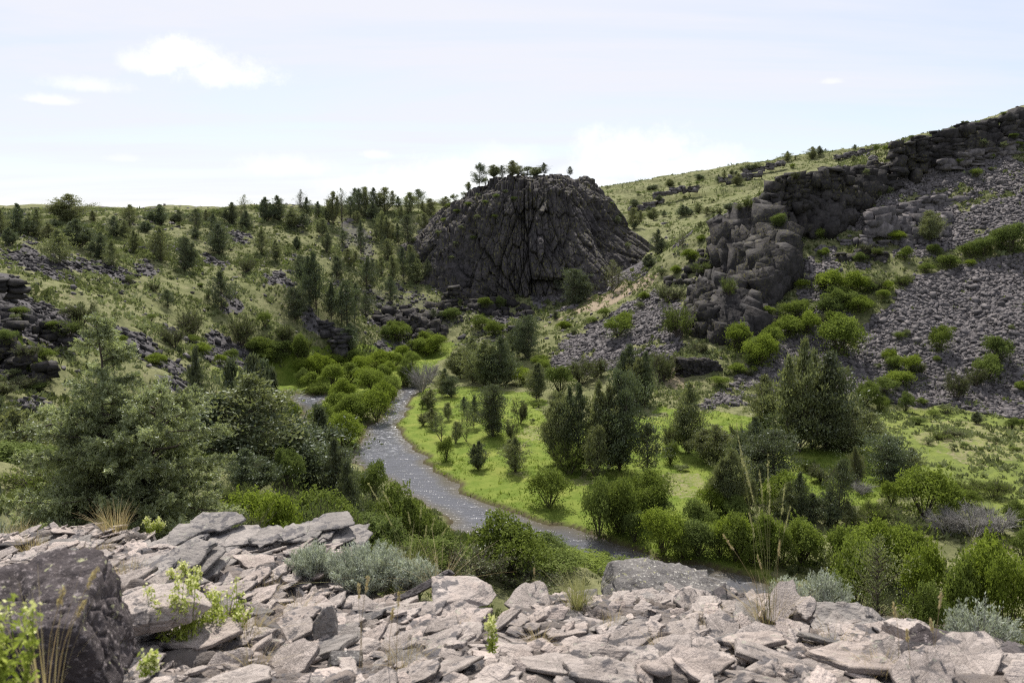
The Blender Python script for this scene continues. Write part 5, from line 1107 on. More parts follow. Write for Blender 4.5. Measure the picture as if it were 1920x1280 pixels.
# ------------------------------------------------------------------ the pale rock ledge under the camera
EDGE = [(-260, 950, 9.2), (0, 985, 8.6), (120, 985, 8.3), (250, 992, 8.0), (330, 1014, 7.4), (420, 1012, 7.6), (560, 1010, 7.4), (640, 1022, 7.1), (690, 1072, 6.1), (800, 1100, 5.5), (870, 1122, 5.1), (930, 1140, 4.85), (1000, 1118, 5.3), (1060, 1095, 5.8), (1130, 1092, 6.0), (1260, 1092, 6.1), (1380, 1095, 5.9), (1480, 1138, 4.9), (1560, 1158, 4.55), (1650, 1158, 4.6), (1750, 1162, 4.5), (1850, 1208, 3.8), (1950, 1270, 3.3), (2300, 1300, 3.1)]
LE = np.array([at(a, b + (24 if 660 < a < 1100 or a > 1400 else 12), c) for a, b, c in EDGE])
LC = [p for p in LE] + [at(*p) for p in [(960, 1290, 3.05), (300, 1290, 3.1), (1600, 1290, 3.0), (0, 1290, 3.05), (1920, 1300, 2.95), (300, 1150, 4.6), (200, 1060, 6.2), (500, 1100, 5.4), (1250, 1180, 4.15), (700, 1180, 4.25), (-300, 1150, 4.6), (2200, 1300, 3.0)]]
LC += [np.array(p) for p in [(0, 1.0, 28.42), (-4, 1, 28.42), (4, 1, 28.42), (0, -2, 28.5), (-8, 0, 28.3), (8, 0, 28.2), (-8, 5, 27.6)]]
LC = np.array(LC)
nl_ = len(LC); A = np.zeros((nl_ + 3, nl_ + 3)); d_ = np.sqrt(((LC[:, None, :2] - LC[None, :, :2]) ** 2).sum(2) + .36)
A[:nl_, :nl_] = -d_ - np.eye(nl_) * .25; A[:nl_, nl_] = A[nl_, :nl_] = 1; A[:nl_, nl_ + 1] = A[nl_ + 1, :nl_] = LC[:, 0]; A[:nl_, nl_ + 2] = A[nl_ + 2, :nl_] = LC[:, 1]
WL = np.linalg.solve(A, np.concatenate([LC[:, 2], np.zeros(3)]))
EX, EY = LE[:, 0], LE[:, 1]
o_ = np.argsort(EX); EX, EY = EX[o_], EY[o_]
def ledge_base(P):
    d = np.sqrt(((P[:, None, :2] - LC[None, :, :2]) ** 2).sum(2) + .36)
    return -d @ WL[:nl_] + WL[nl_] + WL[nl_ + 1] * P[:, 0] + WL[nl_ + 2] * P[:, 1]
CR, SR = math.cos(R(28)), math.sin(R(28))
def ledge_z(P):
    z = ledge_base(P)
    ye = np.interp(P[:, 0], EX, EY) + fbm(P * 1.1, 3, 201) * .35
    u = np.c_[P[:, 0] * CR + P[:, 1] * SR, -P[:, 0] * SR + P[:, 1] * CR]
    wv = u + np.c_[fbm(P * 1.3, 2, 203), fbm(P * 1.3, 2, 204)] * .18
    for sc, amp, s in (((.70, .34), .085, 211), ((.30, .15), .05, 212), ((.12, .065), .014, 213)):
        f1, f2, cid, vec = worley(wv / np.array(sc), s)
        tl = np.sin(cid * 91.7) * .5 * vec[:, 0] + (np.cos(cid * 57.3) * .45 - .55) * vec[:, 1]
        z = z + (cid - .5) * amp + tl * amp * .9 - sstep(.10, 0, f2 - f1) * amp * .55
    z = z + fbm(P * 2.2, 3, 207) * .018
    over = P[:, 1] - ye
    rock = fbm(P * 1.4, 4, 209) * .35
    z = np.where(over > 0, z - over * 1.7 - sstep(0, .5, over) * .35 + rock * np.clip(over, 0, 1), z)
    z = z - np.clip(-7.5 - P[:, 0], 0, 9) * .4 - np.clip(P[:, 0] - 6, 0, 9) * .9
    return z
lx = np.concatenate([np.arange(-12, -4.4, .045), np.arange(-4.4, 3.6, .0145), np.arange(3.6, 9, .045)])
ly = np.concatenate([np.arange(-2, 2.4, .06), np.arange(2.4, 6.4, .0145), np.arange(6.4, 9.2, .022), np.arange(9.2, 14, .08)])
LXX, LYY = np.meshgrid(lx, ly); lp = np.c_[LXX.ravel(), LYY.ravel()]
lz = ledge_z(lp); LZG = lz.reshape(LXX.shape)
keep_ = lz.reshape(LXX.shape) > hz(lp[:, 0], lp[:, 1]).reshape(LXX.shape) - .6
il = np.arange(len(lp)).reshape(LXX.shape)
lf = np.stack([il[:-1, :-1], il[:-1, 1:], il[1:, 1:], il[1:, :-1]], -1)
kf = keep_[:-1, :-1] | keep_[1:, 1:]
lf = lf[kf]
us = np.unique(lf); rm = np.full(len(lp), -1); rm[us] = np.arange(len(us)); lf = rm[lf]
f1, f2, cid, _ = worley((np.c_[lp[:, 0] * CR + lp[:, 1] * SR, -lp[:, 0] * SR + lp[:, 1] * CR] + np.c_[fbm(lp * 1.3, 2, 203), fbm(lp * 1.3, 2, 204)] * .18) / np.array([.34, .17]), 212)
obj('rock_ledge', mesh('rock_ledge', np.c_[lp, lz][us], lf, M['gap_shade_grit'], {'v': np.clip(.25 + cid[us] * .7, 0, 1)}), label='pale shattered bedrock ledge along the bottom of the view', cat='rock ledge')
def lzq(x, y):
    i = int(np.clip(np.searchsorted(lx, x) - 1, 0, len(lx) - 2)); j = int(np.clip(np.searchsorted(ly, y) - 1, 0, len(ly) - 2))
    return LZG[j:j + 2, i:i + 2].mean()
def lhit(px, py):
    d = ray(px, py)
    for t in np.arange(2.2, 12, .02):
        p = CAM + d * t
        if p[2] < lzq(p[0], p[1]): return p
    return None
# flat slabs: irregular polygons with chipped edges
def slab_mesh(seed, m, n=None):
    r = np.random.default_rng(seed); n = n or r.integers(4, 8)
    ang = np.sort((np.arange(n) + r.uniform(-.36, .36, n)) * 2 * math.pi / n); rad = r.uniform(.68, 1.12, n)
    P = np.c_[np.cos(ang) * rad, np.sin(ang) * rad * r.uniform(.5, .75)]
    out = []
    for a, b in zip(P, np.roll(P, -1, 0)):
        for t in np.linspace(0, 1, 5)[:-1]: out.append(a + (b - a) * t + (r.normal(0, .028, 2) if t > 0 else 0))
    B = np.array(out); N = len(B); th_ = 1.0
    rings = [(.96, -th_ / 2), (1.0, -th_ * .38), (1.012, -th_ * .1), (.992, th_ * .12), (1.0, th_ * .36), (.965, th_ * .5)]
    V = []
    for k, (s, z) in enumerate(rings):
        q = B * s + r.normal(0, .014, B.shape); V.append(np.c_[q, np.full(N, z) + r.normal(0, .045, N)])
    inner = [np.c_[B * .6, th_ * .5 + r.normal(0, .07, N)], np.c_[B * .25, th_ * .5 + r.normal(0, .06, N)]]
    V = np.concatenate(V + inner + [np.array([[0, 0, th_ * .5]])])
    i = np.arange(N); j = (i + 1) % N; F = []
    for k in range(7): F.append(np.stack([i + k * N, j + k * N, j + (k + 1) * N, i + (k + 1) * N], 1))
    Q = np.concatenate(F); T = np.stack([i + 7 * N, j + 7 * N, np.full(N, 8 * N)], 1)
    return mesh('rock_slab', V, [Q, T], M[m], {'v': np.full(len(V), r.uniform(.2, 1))})
SL = [slab_mesh(500 + k, 'slab') for k in range(14)] + [slab_mesh(530 + k, 'slab_grey') for k in range(5)] + [slab_mesh(540 + k, 'slab_dark') for k in range(2)]
r8 = np.random.default_rng(88)
SLABS = []
placed = []
sizes = np.sort(np.exp(r8.normal(math.log(.115), .42, 1200)))[::-1][40:]
for sz in sizes:
    if len(SLABS) >= 285: break
    sz = float(np.clip(sz, .06, .26))
    for _ in range(30):
        px, py = r8.uniform(-40, 1960), 1300 - 320 * r8.uniform(0, 1) ** 1.15
        Yd = r8.uniform(2.9, 8.4); x = (px - 960) / FPX * Yd * 1.1
        ye = np.interp(x, EX, EY)
        if Yd > ye - .12 * sz or Yd < 2.8: continue
        if any((x - a) ** 2 + (Yd - b) ** 2 < (.47 * (sz + c)) ** 2 for a, b, c in placed): continue
        break
    else: continue
    placed.append((x, Yd, sz))
    u = r8.uniform()
    i = r8.integers(0, 14) if u < .84 else r8.integers(14, 19) if u < .97 else r8.integers(19, 21)
    o = bpy.data.objects.new('rock_slab', SL[i]); COL.objects.link(o)
    th_ = sz * r8.uniform(.07, .17)
    o.location = (x, Yd, lzq(x, Yd) + th_ * r8.uniform(.4, 1.4))
    o.rotation_euler = (R(r8.normal(-2, 10)), R(r8.normal(-8, 10)), R(28) + r8.normal(0, .5) + (math.pi if r8.uniform() < .5 else 0))
    if o.rotation_euler[2] > 2: o.rotation_euler[0] *= -1; o.rotation_euler[1] *= -1
    o.scale = (sz, sz, th_)
    SLABS.append(dict(o=o, x=x, y=Yd, s=sz, dark=i >= 14, black=i >= 19, t=th_ / sz))
ROWN = ['in the row nearest the viewer', 'in the second row from the viewer', 'in the third row from the viewer', 'in the fourth row from the viewer', 'in the fifth row from the viewer', 'in the sixth row from the viewer', 'in the far row of the ledge']
SLABS.sort(key=lambda s: s['y'])
nrow = 7; per = math.ceil(len(SLABS) / nrow)
for k in range(nrow):
    row = sorted(SLABS[k * per:(k + 1) * per], key=lambda s: s['x'])
    for i, s in enumerate(row):
        col = 'dark' if s['black'] else 'grey' if s['dark'] else 'pale'
        big = 'large ' if s['s'] > .22 else 'small ' if s['s'] < .12 else ''
        tag(s['o'], f"{big}{'thick' if s['t'] > .12 else 'thin'} {col} slab, {ordinal(i + 1)} from the left {ROWN[k]}", 'rock slab', 'loose slabs on the rock ledge', 'thing')
# broken flat fragments too many to count
fx = r8.uniform(-6.5, 4.5, 34000); fy = r8.uniform(2.8, 8.6, 34000); k = fy < np.interp(fx, EX, EY) - .03; fx, fy = fx[k][:2600], fy[k][:9500]
parts = []; PL = []
for me in SL[:16]:
    V = np.empty(len(me.vertices) * 3, np.float32); me.vertices.foreach_get('co', V); F = []
    for p in me.polygons:
        q = list(p.vertices); F.append(q[:3])
        if len(q) == 4: F.append([q[0], q[2], q[3]])
    PL.append((V.reshape(-1, 3).astype(float), np.array(F)))
for x, y in zip(fx, fy):
    V, F = PL[r8.integers(0, 16)]; s = float(np.clip(np.exp(r8.normal(math.log(.056), .42)), .02, .115))
    parts.append((V * [s, s, s * r8.uniform(.10, .28)] @ euler(R(r8.normal(10, 14)), R(r8.normal(-8, 14)), R(28) + r8.normal(0, .7)).T + np.array([x, y, lzq(x, y) + s * .16]), F, float(r8.uniform(.15, 1))))
V, F, v = merge(parts)
obj('broken_plates', mesh('broken_plates', V, F, M['slab'], {'v': v}), kind='stuff', label='broken thin stone plates littering the ledge')
# flakes and chips
nfl = 3200
fx = r8.uniform(-6.5, 4.5, nfl * 3); fy = r8.uniform(2.8, 8.6, nfl * 3); k = fy < np.interp(fx, EX, EY) - .03; fx, fy = fx[k][:nfl], fy[k][:nfl]
parts = []
FL = []
for k in range(10):
    V, F = cutrock(1, (1, .65, .22), 4, .2, r8); FL.append((V, F))
for x, y in zip(fx, fy):
    V, F = FL[r8.integers(0, 10)]; s = float(np.exp(r8.normal(math.log(.024), .55)))
    parts.append((V * s @ euler(r8.normal(.12, .3), r8.normal(0, .3), r8.uniform(0, 6.28)).T + np.array([x, y, lzq(x, y) + s * .12]), F, float(r8.uniform(.1, 1))))
V, F, v = merge(parts)
obj('rock_chips', mesh('rock_chips', V, F, M['slab'], {'v': v}), kind='stuff', label='small pale stone chips covering the ledge')

# special stones
def boulder(name, c, half, seed, m, label, lev=6, rot=(0, 0, 0), ncut=9, amp=.02, fr=3.0, layers=0, cutd=(.66, .98), jit=.2):
    r = np.random.default_rng(seed); V, F = cutrock(lev, half, ncut, jit, r, cutd)
    nr = unit(V / np.array(half)); sc = max(half)
    if layers:
        w_ = V[:, 2] / half[2] + fbm(V / sc * 1.5, 3, seed) * .22 + V[:, 0] / half[0] * .12
        L1 = np.floor(w_ * layers); fr_ = w_ * layers - L1
        a = _h(L1.astype(np.int64), L1.astype(np.int64) * 0, np.floor(V[:, 0] / sc * 3.1 + fbm(V / sc * 2, 2, seed + 5) * 1.2).astype(np.int64), seed) / 4294967295.0
        side = np.clip(1.25 - np.abs(nr[:, 2]), 0, 1)
        V = V + nr * ((a - .5) * .26 * sc * side - sstep(.3, .0, fr_) * .07 * sc * side)[:, None]
    f1, f2, cid, _ = worley(V / sc * fr + seed, seed)
    V = V + nr * ((cid - .5) * amp * 1.2 - sstep(.1, 0, f2 - f1) * amp + fbm(V / sc * 5, 5, seed) * amp)[:, None]
    V = V @ euler(*rot).T + np.asarray(c)
    return obj(name, mesh(name, V, F, M[m], {'v': np.clip(.35 + cid * .5, 0, 1)}), label=label, cat='rock')
def lpos(px, py, up=0.0):
    p = lhit(px, py); return p + np.array([0, 0, up])
boulder('boulder', at(50, 1180, 2.75) + np.array([-.06, .12, -.10]), (.41, .34, .28), 701, 'boulder', 'big dark lichen-speckled boulder in the lower left corner', rot=(.1, -.1, .35), ncut=7, amp=.018, cutd=(.70, .98), jit=.16)
def layered(c, half, n, seed, label, rot=(0, 0, 0), piece=.45):
    """one outcrop of thin broken layers lying on each other"""
    r = np.random.default_rng(seed); parts = []; th_ = 2 * half[2] / n
    V, F = cutrock(5, (half[0] * .9, half[1] * .8, half[2] * .9), 5, .1, r, (.85, 1.1)); parts.append((V - [0, 0, half[2] * .15], F, .15))
    for k in range(n):
        z = -half[2] + th_ * (k + .5); ex = half[0] * (1 - .28 * (z / half[2]) ** 2) * r.uniform(.9, 1.08); x = -ex
        while x < ex:
            w_ = piece * r.uniform(.5, 1.4); me = SL[r.integers(0, 19)]; m_ = len(me.vertices); V = np.empty(m_ * 3, np.float32); me.vertices.foreach_get('co', V); V = V.reshape(-1, 3).astype(float)
            F = []
            for p in me.polygons:
                q = list(p.vertices); F.append(q[:3]);
                if len(q) == 4: F.append([q[0], q[2], q[3]])
            V = V * [w_ * .75, half[1] * r.uniform(1.1, 1.5) * (1 - .25 * max(0, z / half[2]) ** 2), th_ * r.uniform(.7, 1.15)]
            V = V @ euler(r.normal(0, .05), r.normal(0, .06), r.normal(0, .3)).T + [x + w_ / 2, r.normal(0, .06), z + r.normal(0, th_ * .3)]
            parts.append((V, np.array(F), float(r.uniform(0, .7)))); x += w_ * r.uniform(.75, 1.0)
    V, F, v = merge(parts); V = V @ euler(*rot).T + np.asarray(c)
    return obj('layered_rock', mesh('layered_rock', V, F, M['slab_grey'], {'v': v}), label=label, cat='rock')
layered(at(480, 1036, 7.2) + np.array([0, .1, -.04]), (.68, .38, .18), 20, 702, 'long rock of thin stacked layers overhanging at the edge of the ledge', (.10, -.13, .06), .34)
layered(at(310, 1030, 7.2) + np.array([0, .1, -.06]), (.34, .28, .12), 11, 708, 'small layered rock at the left end of the long layered rock', (.14, -.22, .4), .3)
layered(at(240, 1095, 5.6) + np.array([0, .1, -.03]), (.42, .24, .09), 8, 716, 'low stack of thin plates behind the yellow-green plant', (.16, -.2, .35), .26)
boulder('boulder', at(1250, 1100, 6.2) + np.array([0, .12, -.20]), (.56, .42, .22), 703, 'lichen_boulder', 'low rounded boulder speckled with pale lichen on the brink of the ledge', rot=(.05, .05, -.1), ncut=8, amp=.014, cutd=(.72, .95))
boulder('standing_stone', at(612, 1178, 3.9) + np.array([0, .02, -.02]), (.075, .05, .13), 704, 'slab_grey', 'pointed grey stone standing upright in the front of the ledge', lev=5, rot=(-.15, .12, .4), ncut=6, amp=.004)
boulder('standing_stone', at(645, 1245, 3.45) + np.array([0, .0, -.03]), (.11, .07, .10), 705, 'lichen_boulder', 'squat lichen-grey stone in front of the pointed standing stone', lev=5, rot=(.1, .1, .3), ncut=6, amp=.005)
boulder('tilted_slab', at(800, 1098, 5.35), (.27, .16, .028), 706, 'slab_dark', 'dark slab propped up at an angle with deep shade beneath it', lev=5, rot=(-.5, -.42, .25), ncut=3, amp=.004)
boulder('tilted_slab', at(905, 1100, 5.0) + np.array([-.15, 0, -.03]), (.22, .2, .03), 707, 'slab', 'pale flat slab leaning at the right end of the propped dark slab', lev=5, rot=(.15, .12, .1), ncut=3, amp=.003)
boulder('boulder', at(1590, 1165, 4.5) + np.array([0, .05, -.04]), (.30, .22, .10), 709, 'slab_grey', 'grey-violet weathered boulder on the brink below the olive juniper', rot=(.1, 0, .1), ncut=7, amp=.008)
boulder('boulder', at(1712, 1190, 4.1) + np.array([0, .05, -.05]), (.19, .13, .15), 710, 'slab', 'wedge-shaped pale block standing at the right brink of the ledge', rot=(.2, .25, .5), ncut=6, amp=.006)
boulder('boulder', at(1800, 1235, 3.7) + np.array([0.05, .08, -.08]), (.36, .22, .14), 711, 'boulder', 'dark sloping boulder in the lower right corner', rot=(.1, .45, .2), ncut=7, amp=.01)
boulder('boulder', at(1920, 1262, 3.4) + np.array([0.08, .1, -.06]), (.16, .16, .15), 712, 'slab_dark', 'black block at the right border beside the sloping boulder', rot=(.1, .2, .6), ncut=7, amp=.006)
boulder('boulder', at(255, 1190, 3.35) + np.array([-.02, .3, -.02]), (.28, .2, .07), 713, 'slab', 'flat pale stone block behind the big dark boulder', rot=(.1, 0, .2), ncut=5, amp=.006)
boulder('boulder', at(1215, 1130, 5.2) + np.array([0, .05, -.05]), (.17, .12, .09), 714, 'slab_grey', 'brown-grey block in the rubble in front of the lichen boulder', rot=(.1, .1, .2), ncut=7, amp=.006)
boulder('boulder', at(1330, 1110, 5.6) + np.array([0, .05, -.04]), (.2, .14, .08), 715, 'lichen_boulder', 'flat speckled stone under the overhang of the lichen boulder', rot=(.05, .1, .2), ncut=7, amp=.006)

# ------------------------------------------------------------------ plants of the ledge
def blades(r, n, h, spread, w, lean=.35, seg=4, curve=.35):
    """thin curved grass blades around the origin"""
    a = r.uniform(0, 6.283, n); q = np.sqrt(r.uniform(0, 1, n)) * spread * .3
    b0 = np.c_[np.cos(a) * q, np.sin(a) * q, np.zeros(n)]
    dirv = np.c_[np.cos(a), np.sin(a), np.zeros(n)] * (np.abs(r.normal(0, lean, n)))[:, None] + r.normal(0, .06, (n, 3)) * [1, 1, 0]
    L = h * r.uniform(.5, 1.05, n); side = unit(np.cross(dirv + 1e-3, [0, 0, 1.0]) + r.normal(0, .2, (n, 3)))
    V = []
    for k in range(seg + 1):
        t = k / seg
        p = b0 + np.c_[dirv[:, :2] * (t + curve * t * t)[..., None] if False else dirv[:, :2] * (t + curve * t * t), np.full(n, t) - np.linalg.norm(dirv, axis=1) * t * t * .35] * L[:, None]
        ww = w * (1 - t * .85)
        V.append(p - side * ww / 2); V.append(p + side * ww / 2)
    V = np.stack(V, 1).reshape(-1, 3); m = 2 * (seg + 1); F = []
    for k in range(seg): F.append(np.array([2 * k, 2 * k + 1, 2 * k + 3, 2 * k + 2]))
    F = (np.stack(F)[None] + (np.arange(n) * m)[:, None, None]).reshape(-1, 4)
    v = np.repeat(np.clip(r.normal(.5, .25, n), 0, 1), m)
    return V, F, v
def join(*parts):
    V, F, v = merge(list(parts)); return V, F, v
def place_plant(name, p, V, F, v, m, label, cat, group=None):
    o = obj(name, mesh(name, V, F, M[m], {'v': v}), label=label, cat=cat, group=group); o.location = p; return o
def grass(px, py, h, spread, n, m, label, seed, w=.004, lean=.35, name='grass_tuft', curve=.35, p=None, group=None):
    r = np.random.default_rng(seed); p = lhit(px, py) if p is None else p
    if p is None: print('no ledge', px, py); return
    place_plant(name, p - np.array([0, 0, .02]), *blades(r, n, h, spread, w, lean, 5, curve), m, label, 'grass', group)
def stalks(px, py, tops, label, seed, m='straw', Y=None, thick=.0015, head=.16, hw=.005):
    """a few tall stems ending in seed heads; TOPS are photo points of the tips"""
    r = np.random.default_rng(seed); p = lhit(px, py) if Y is None else at(px, py, Y)
    if p is None: print('no ledge', px, py); return
    T0, T1, a0, a1 = [], [], [], []; C, Dv = [], []
    for tx, ty in tops:
        tip = at(tx, ty, p[1] + r.normal(0, .05)) - p; b = np.array([r.normal(0, .02), r.normal(0, .02), 0]); mid = (b + tip) / 2 + np.array([-tip[0] * .12, 0, .02])
        pts = [b, b * .5 + mid * .5 + r.normal(0, .003, 3), mid, mid * .5 + tip * .5 + r.normal(0, .003, 3), tip]
        for k in range(4): T0.append(pts[k]); T1.append(pts[k + 1]); a0.append(thick * (1 - k * .15)); a1.append(thick * (.85 - k * .15))
        d = unit(tip - mid); L = np.linalg.norm(tip) * head; n = 46; s = r.uniform(0, 1, n)
        C.append(tip - d * L * s[:, None] + r.normal(0, hw * .5, (n, 3))); Dv.append(d + r.normal(0, .35, (n, 3)))
    tv, tf = tubes(np.array(T0), np.array(T1), np.array(a0), np.array(a1), 4)
    V, F = cards(np.concatenate(C), np.concatenate(Dv), .02, hw, r)
    V2, F2, v2 = join((tv, tf, .35), (V, F, .75))
    place_plant('seed_stalks', p, V2, F2, v2, m, label, 'grass')
def sage(px, py, w_, h, seed, label, m='sage', dens=1.0, p=None, name='sagebrush'):
    r = np.random.default_rng(seed); p = lhit(px, py) if p is None else p
    T0, T1, a0, a1, C, Dv, v = [], [], [], [], [], [], []
    for k in range(int(150 * dens)):
        a = r.uniform(0, 6.283); q = math.sqrt(r.uniform(0, 1)); tip = np.array([math.cos(a) * q * w_ / 2, math.sin(a) * q * w_ / 2 * .8, h * r.uniform(.6, 1.0) * (1 - q * q * .45)])
        b = np.array([tip[0] * .35, tip[1] * .35, 0]); mid = b * .45 + tip * .55 + r.normal(0, .02, 3)
        T0 += [b, mid]; T1 += [mid, tip]; a0 += [.004, .0025]; a1 += [.0025, .001]
        bv = r.normal(.5, .17)
        for (s0, s1) in ((b, mid), (mid, tip)):
            n = int(22 * dens) if s0 is b else int(52 * dens) + 10; s = r.uniform(0, 1.02, n)
            C.append(s0 + (s1 - s0) * s[:, None] + r.normal(0, .010, (n, 3))); Dv.append(unit(s1 - s0) * .8 + r.normal(0, .5, (n, 3)) + np.array([0, 0, .25])); v.append(np.clip(bv + r.normal(0, .14, n) + (-.15 if s0 is b else .08), 0, 1))
    C, Dv, v = np.concatenate(C), np.concatenate(Dv), np.concatenate(v); C[:, 2] = np.maximum(C[:, 2], .004)
    tv, tf = tubes(np.array(T0), np.array(T1), np.array(a0), np.array(a1), 3); V, F = cards(C, Dv, .024 * r.uniform(.6, 1.3, len(C)), .006, r)
    o = bpy.data.objects.new(name, None); COL.objects.link(o); o.location = p - np.array([0, 0, .02]); tag(o, label, 'shrub')
    obj('stems', mesh('stems', tv, tf, M['twig'], {'v': np.full(len(tv), .35)}), o); obj('leaves', mesh('leaves', V, F, M[m], {'v': np.repeat(v, 4)}), o)
def lp2(px, py, Y):
    p = at(px, py, Y); p[2] = max(hz(p[0], p[1])[0], lzq(p[0], p[1])); return p
sage(590, 1085, .46, .36, 801, 'rounded blue-green sagebrush against the long layered rock', p=at(588, 1085, 6.1))
sage(690, 1100, .66, .42, 802, 'wide silvery sagebrush between the layered rock and the propped slab', p=at(690, 1100, 5.8), dens=1.3)
sage(770, 1095, .40, .28, 803, 'thin silvery sagebrush behind the propped dark slab', p=at(775, 1098, 5.7), dens=.8)
def forb(px, py, n, h, w_, seed, label, flowers=True, Y=None):
    r = np.random.default_rng(seed); p = lhit(px, py) if Y is None else at(px, py, Y); T0, T1, a0, a1, C, Dv, v, FC = [], [], [], [], [], [], [], []
    for k in range(n):
        a = r.uniform(0, 6.283); q = math.sqrt(r.uniform(0, 1)) * w_ / 2; b = np.array([math.cos(a) * q * .55, math.sin(a) * q * .5, 0]); tip = np.array([math.cos(a) * q * 1.1, math.sin(a) * q * .8, h * r.uniform(.55, 1.05)])
        mid = (b + tip) / 2 + r.normal(0, .012, 3); T0 += [b, mid]; T1 += [mid, tip]; a0 += [.003, .0022]; a1 += [.0022, .001]
        m_ = 46; s = r.uniform(.1, 1, m_); C.append(b + (tip - b) * s[:, None] + r.normal(0, .011, (m_, 3))); Dv.append(np.array([0, 0, .5]) + r.normal(0, .6, (m_, 3))); v.append(np.clip(r.normal(.45, .2, m_) + (s - .5) * .4, 0, 1))
        if flowers: FC.append(tip + r.normal(0, .010, (9, 3)) - np.array([0, 0, .012]) * r.uniform(0, 3, (9, 1)))
    tv, tf = tubes(np.array(T0), np.array(T1), np.array(a0), np.array(a1), 3); C = np.concatenate(C)
    V, F = cards(C, np.concatenate(Dv), .026, .009, r); o = bpy.data.objects.new('yellow_forb', None); COL.objects.link(o); o.location = p - np.array([0, 0, .01]); tag(o, label, 'wild plant')
    V2, F2, v2 = join((tv, tf, .3), (V, F, np.repeat(np.concatenate(v), 4))); obj('stems', mesh('stems', V2, F2, M['forb'], {'v': v2}), o)
    if flowers and n < 15:  # few enough to count: one part each
        for q in FC: V, F = cards(np.repeat(q, 5, 0) + r.normal(0, .008, (45, 3)), r.normal(0, 1, (45, 3)), .014, .012, r); obj('flower', mesh('flower', V, F, M['flower'], {'v': np.full(len(V), .5)}), o)
    elif flowers:
        FC = np.concatenate(FC); V, F = cards(FC, r.normal(0, 1, FC.shape), .014, .012, r); fl = obj('flowers', mesh('flowers', V, F, M['flower'], {'v': np.full(len(V), .5)}), o); fl['kind'] = 'stuff'
forb(345, 1205, 26, .34, .30, 811, 'tall yellow-green flowering plant in front of the layered slabs')
forb(415, 1190, 30, .25, .36, 812, 'lower right clump of yellow-green flowering plant beside dry grass')
forb(350, 1110, 14, .20, .20, 813, 'small yellow-green plant behind the tall flowering one')
forb(285, 998, 10, .16, .22, 814, 'bright little plant on the far left edge of the ledge', Y=7.6)
forb(15, 1290, 16, .26, .16, 815, 'blurred leafy plant in the lower left corner before the boulder', Y=1.9)
forb(925, 1218, 3, .16, .04, 816, 'single stem with two pale yellow flower heads in the middle', Y=3.3)
forb(275, 1260, 3, .09, .05, 817, 'pale flower head beside the big dark boulder', Y=2.6)
grass(455, 1195, .20, .28, 240, 'straw', 'dry straw tuft right of the yellow-green plant', 821, .003, .5)
grass(505, 1110, .16, .3, 160, 'straw', 'short dry grass under the long layered rock', 822, .003, .6)
grass(1085, 1140, .34, .14, 260, 'grass_green', 'green-and-straw bunchgrass tuft left of the lichen boulder', 823, .0034, .30)
grass(1075, 1150, .16, .2, 140, 'straw', 'dry base grass around the green bunchgrass tuft', 824, .003, .6)
grass(940, 1150, .10, .3, 240, 'straw', 'low dry grass in the notch of the ledge edge', 825, .003, .7)
grass(800, 1095, .50, .22, 120, 'grass_green', 'tall arching green grass rising behind the silvery sagebrush', 826, .0045, .38, p=at(760, 1108, 5.9), curve=.6)
grass(830, 1090, .40, .2, 70, 'straw', 'pale arching straw grass beside the propped dark slab', 827, .004, .5, p=at(825, 1108, 5.6), curve=.9)
grass(1440, 1165, .30, .26, 140, 'straw', 'sparse straw at the foot of the tall stalks', 828, .003, .5)
grass(1330, 1190, .12, .3, 160, 'straw', 'short dry grass between pale slabs in front of the speckled stone', 829, .0026, .6)
for k, (x, y, h, m_, lab) in enumerate([(30, 980, .34, 'straw', 'dry golden grass clump at the left border of the ledge'), (85, 985, .38, 'grass_green', 'yellowish grass clump below the great juniper'), (150, 985, .3, 'straw', 'thin dry grass in front of the dark juniper trunk'), (215, 992, .34, 'straw', 'upright dry stems beside the bright little plant'), (60, 1030, .18, 'straw', 'reddish dry grass above the big dark boulder'), (180, 1040, .16, 'straw', 'short dry grass among the layered slabs on the left'), (240, 1085, .16, 'straw', 'dry tuft between the left slabs'), (-10, 960, .34, 'sage', 'pale grey grass at the extreme left border')]):
    grass(x, y, h, .4, 170, m_, lab, 840 + k, .0045, .38, p=lhit(x, y) if lhit(x, y) is not None else lp2(x, y, 8.3))
grass(120, 1290, .36, .12, 26, 'straw', 'blurred straw blades rising in front of the big boulder', 850, .004, .4, p=at(85, 1300, 2.1))
stalks(90, 1300, [(182, 1065), (160, 1125), (120, 1100)], 'thin stalks with seed heads crossing the big boulder', 851, Y=2.2, hw=.006)
stalks(1440, 1190, [(1380, 790), (1400, 880), (1424, 880), (1440, 850), (1443, 905), (1472, 905), (1482, 950), (1405, 960), (1390, 840)], 'tall pale grass stalks with slender seed heads standing before the valley', 852, 'grass_green', head=.2, hw=.0045)
stalks(1450, 1195, [(1355, 1000), (1462, 1010), (1420, 1040)], 'shorter leaning stalks at the foot of the tall ones', 853, 'straw')
stalks(680, 1250, [(672, 1095), (690, 1080)], 'short blurred stalk in the front left of the ledge', 854, Y=3.1)
stalks(740, 1270, [(737, 1140), (748, 1110)], 'short blurred stalk right of the pointed standing stone', 855, Y=3.1)
stalks(785, 1105, [(690, 905), (722, 960), (718, 920), (765, 960), (790, 945), (800, 985), (815, 970), (840, 985)], 'sheaf of long pale stalks rising behind the sagebrush', 856, 'grass_green', Y=5.9)
stalks(1000, 1125, [(1002, 1065)], 'single short stalk on the notch of the ledge', 857, Y=5.2)
stalks(1690, 1290, [(1675, 1130), (1700, 1180)], 'brown blurred stalk in front of the right brink', 858, Y=3.0)
stalks(1755, 1290, [(1765, 1110), (1745, 1160)], 'brown blurred stalk before the dark sloping boulder', 859, Y=3.0)
stalks(1175, 1010, [(1180, 1075), (1168, 1060)][:1], 'stray stalk by the lichen boulder', 860, Y=6.0) if False else None
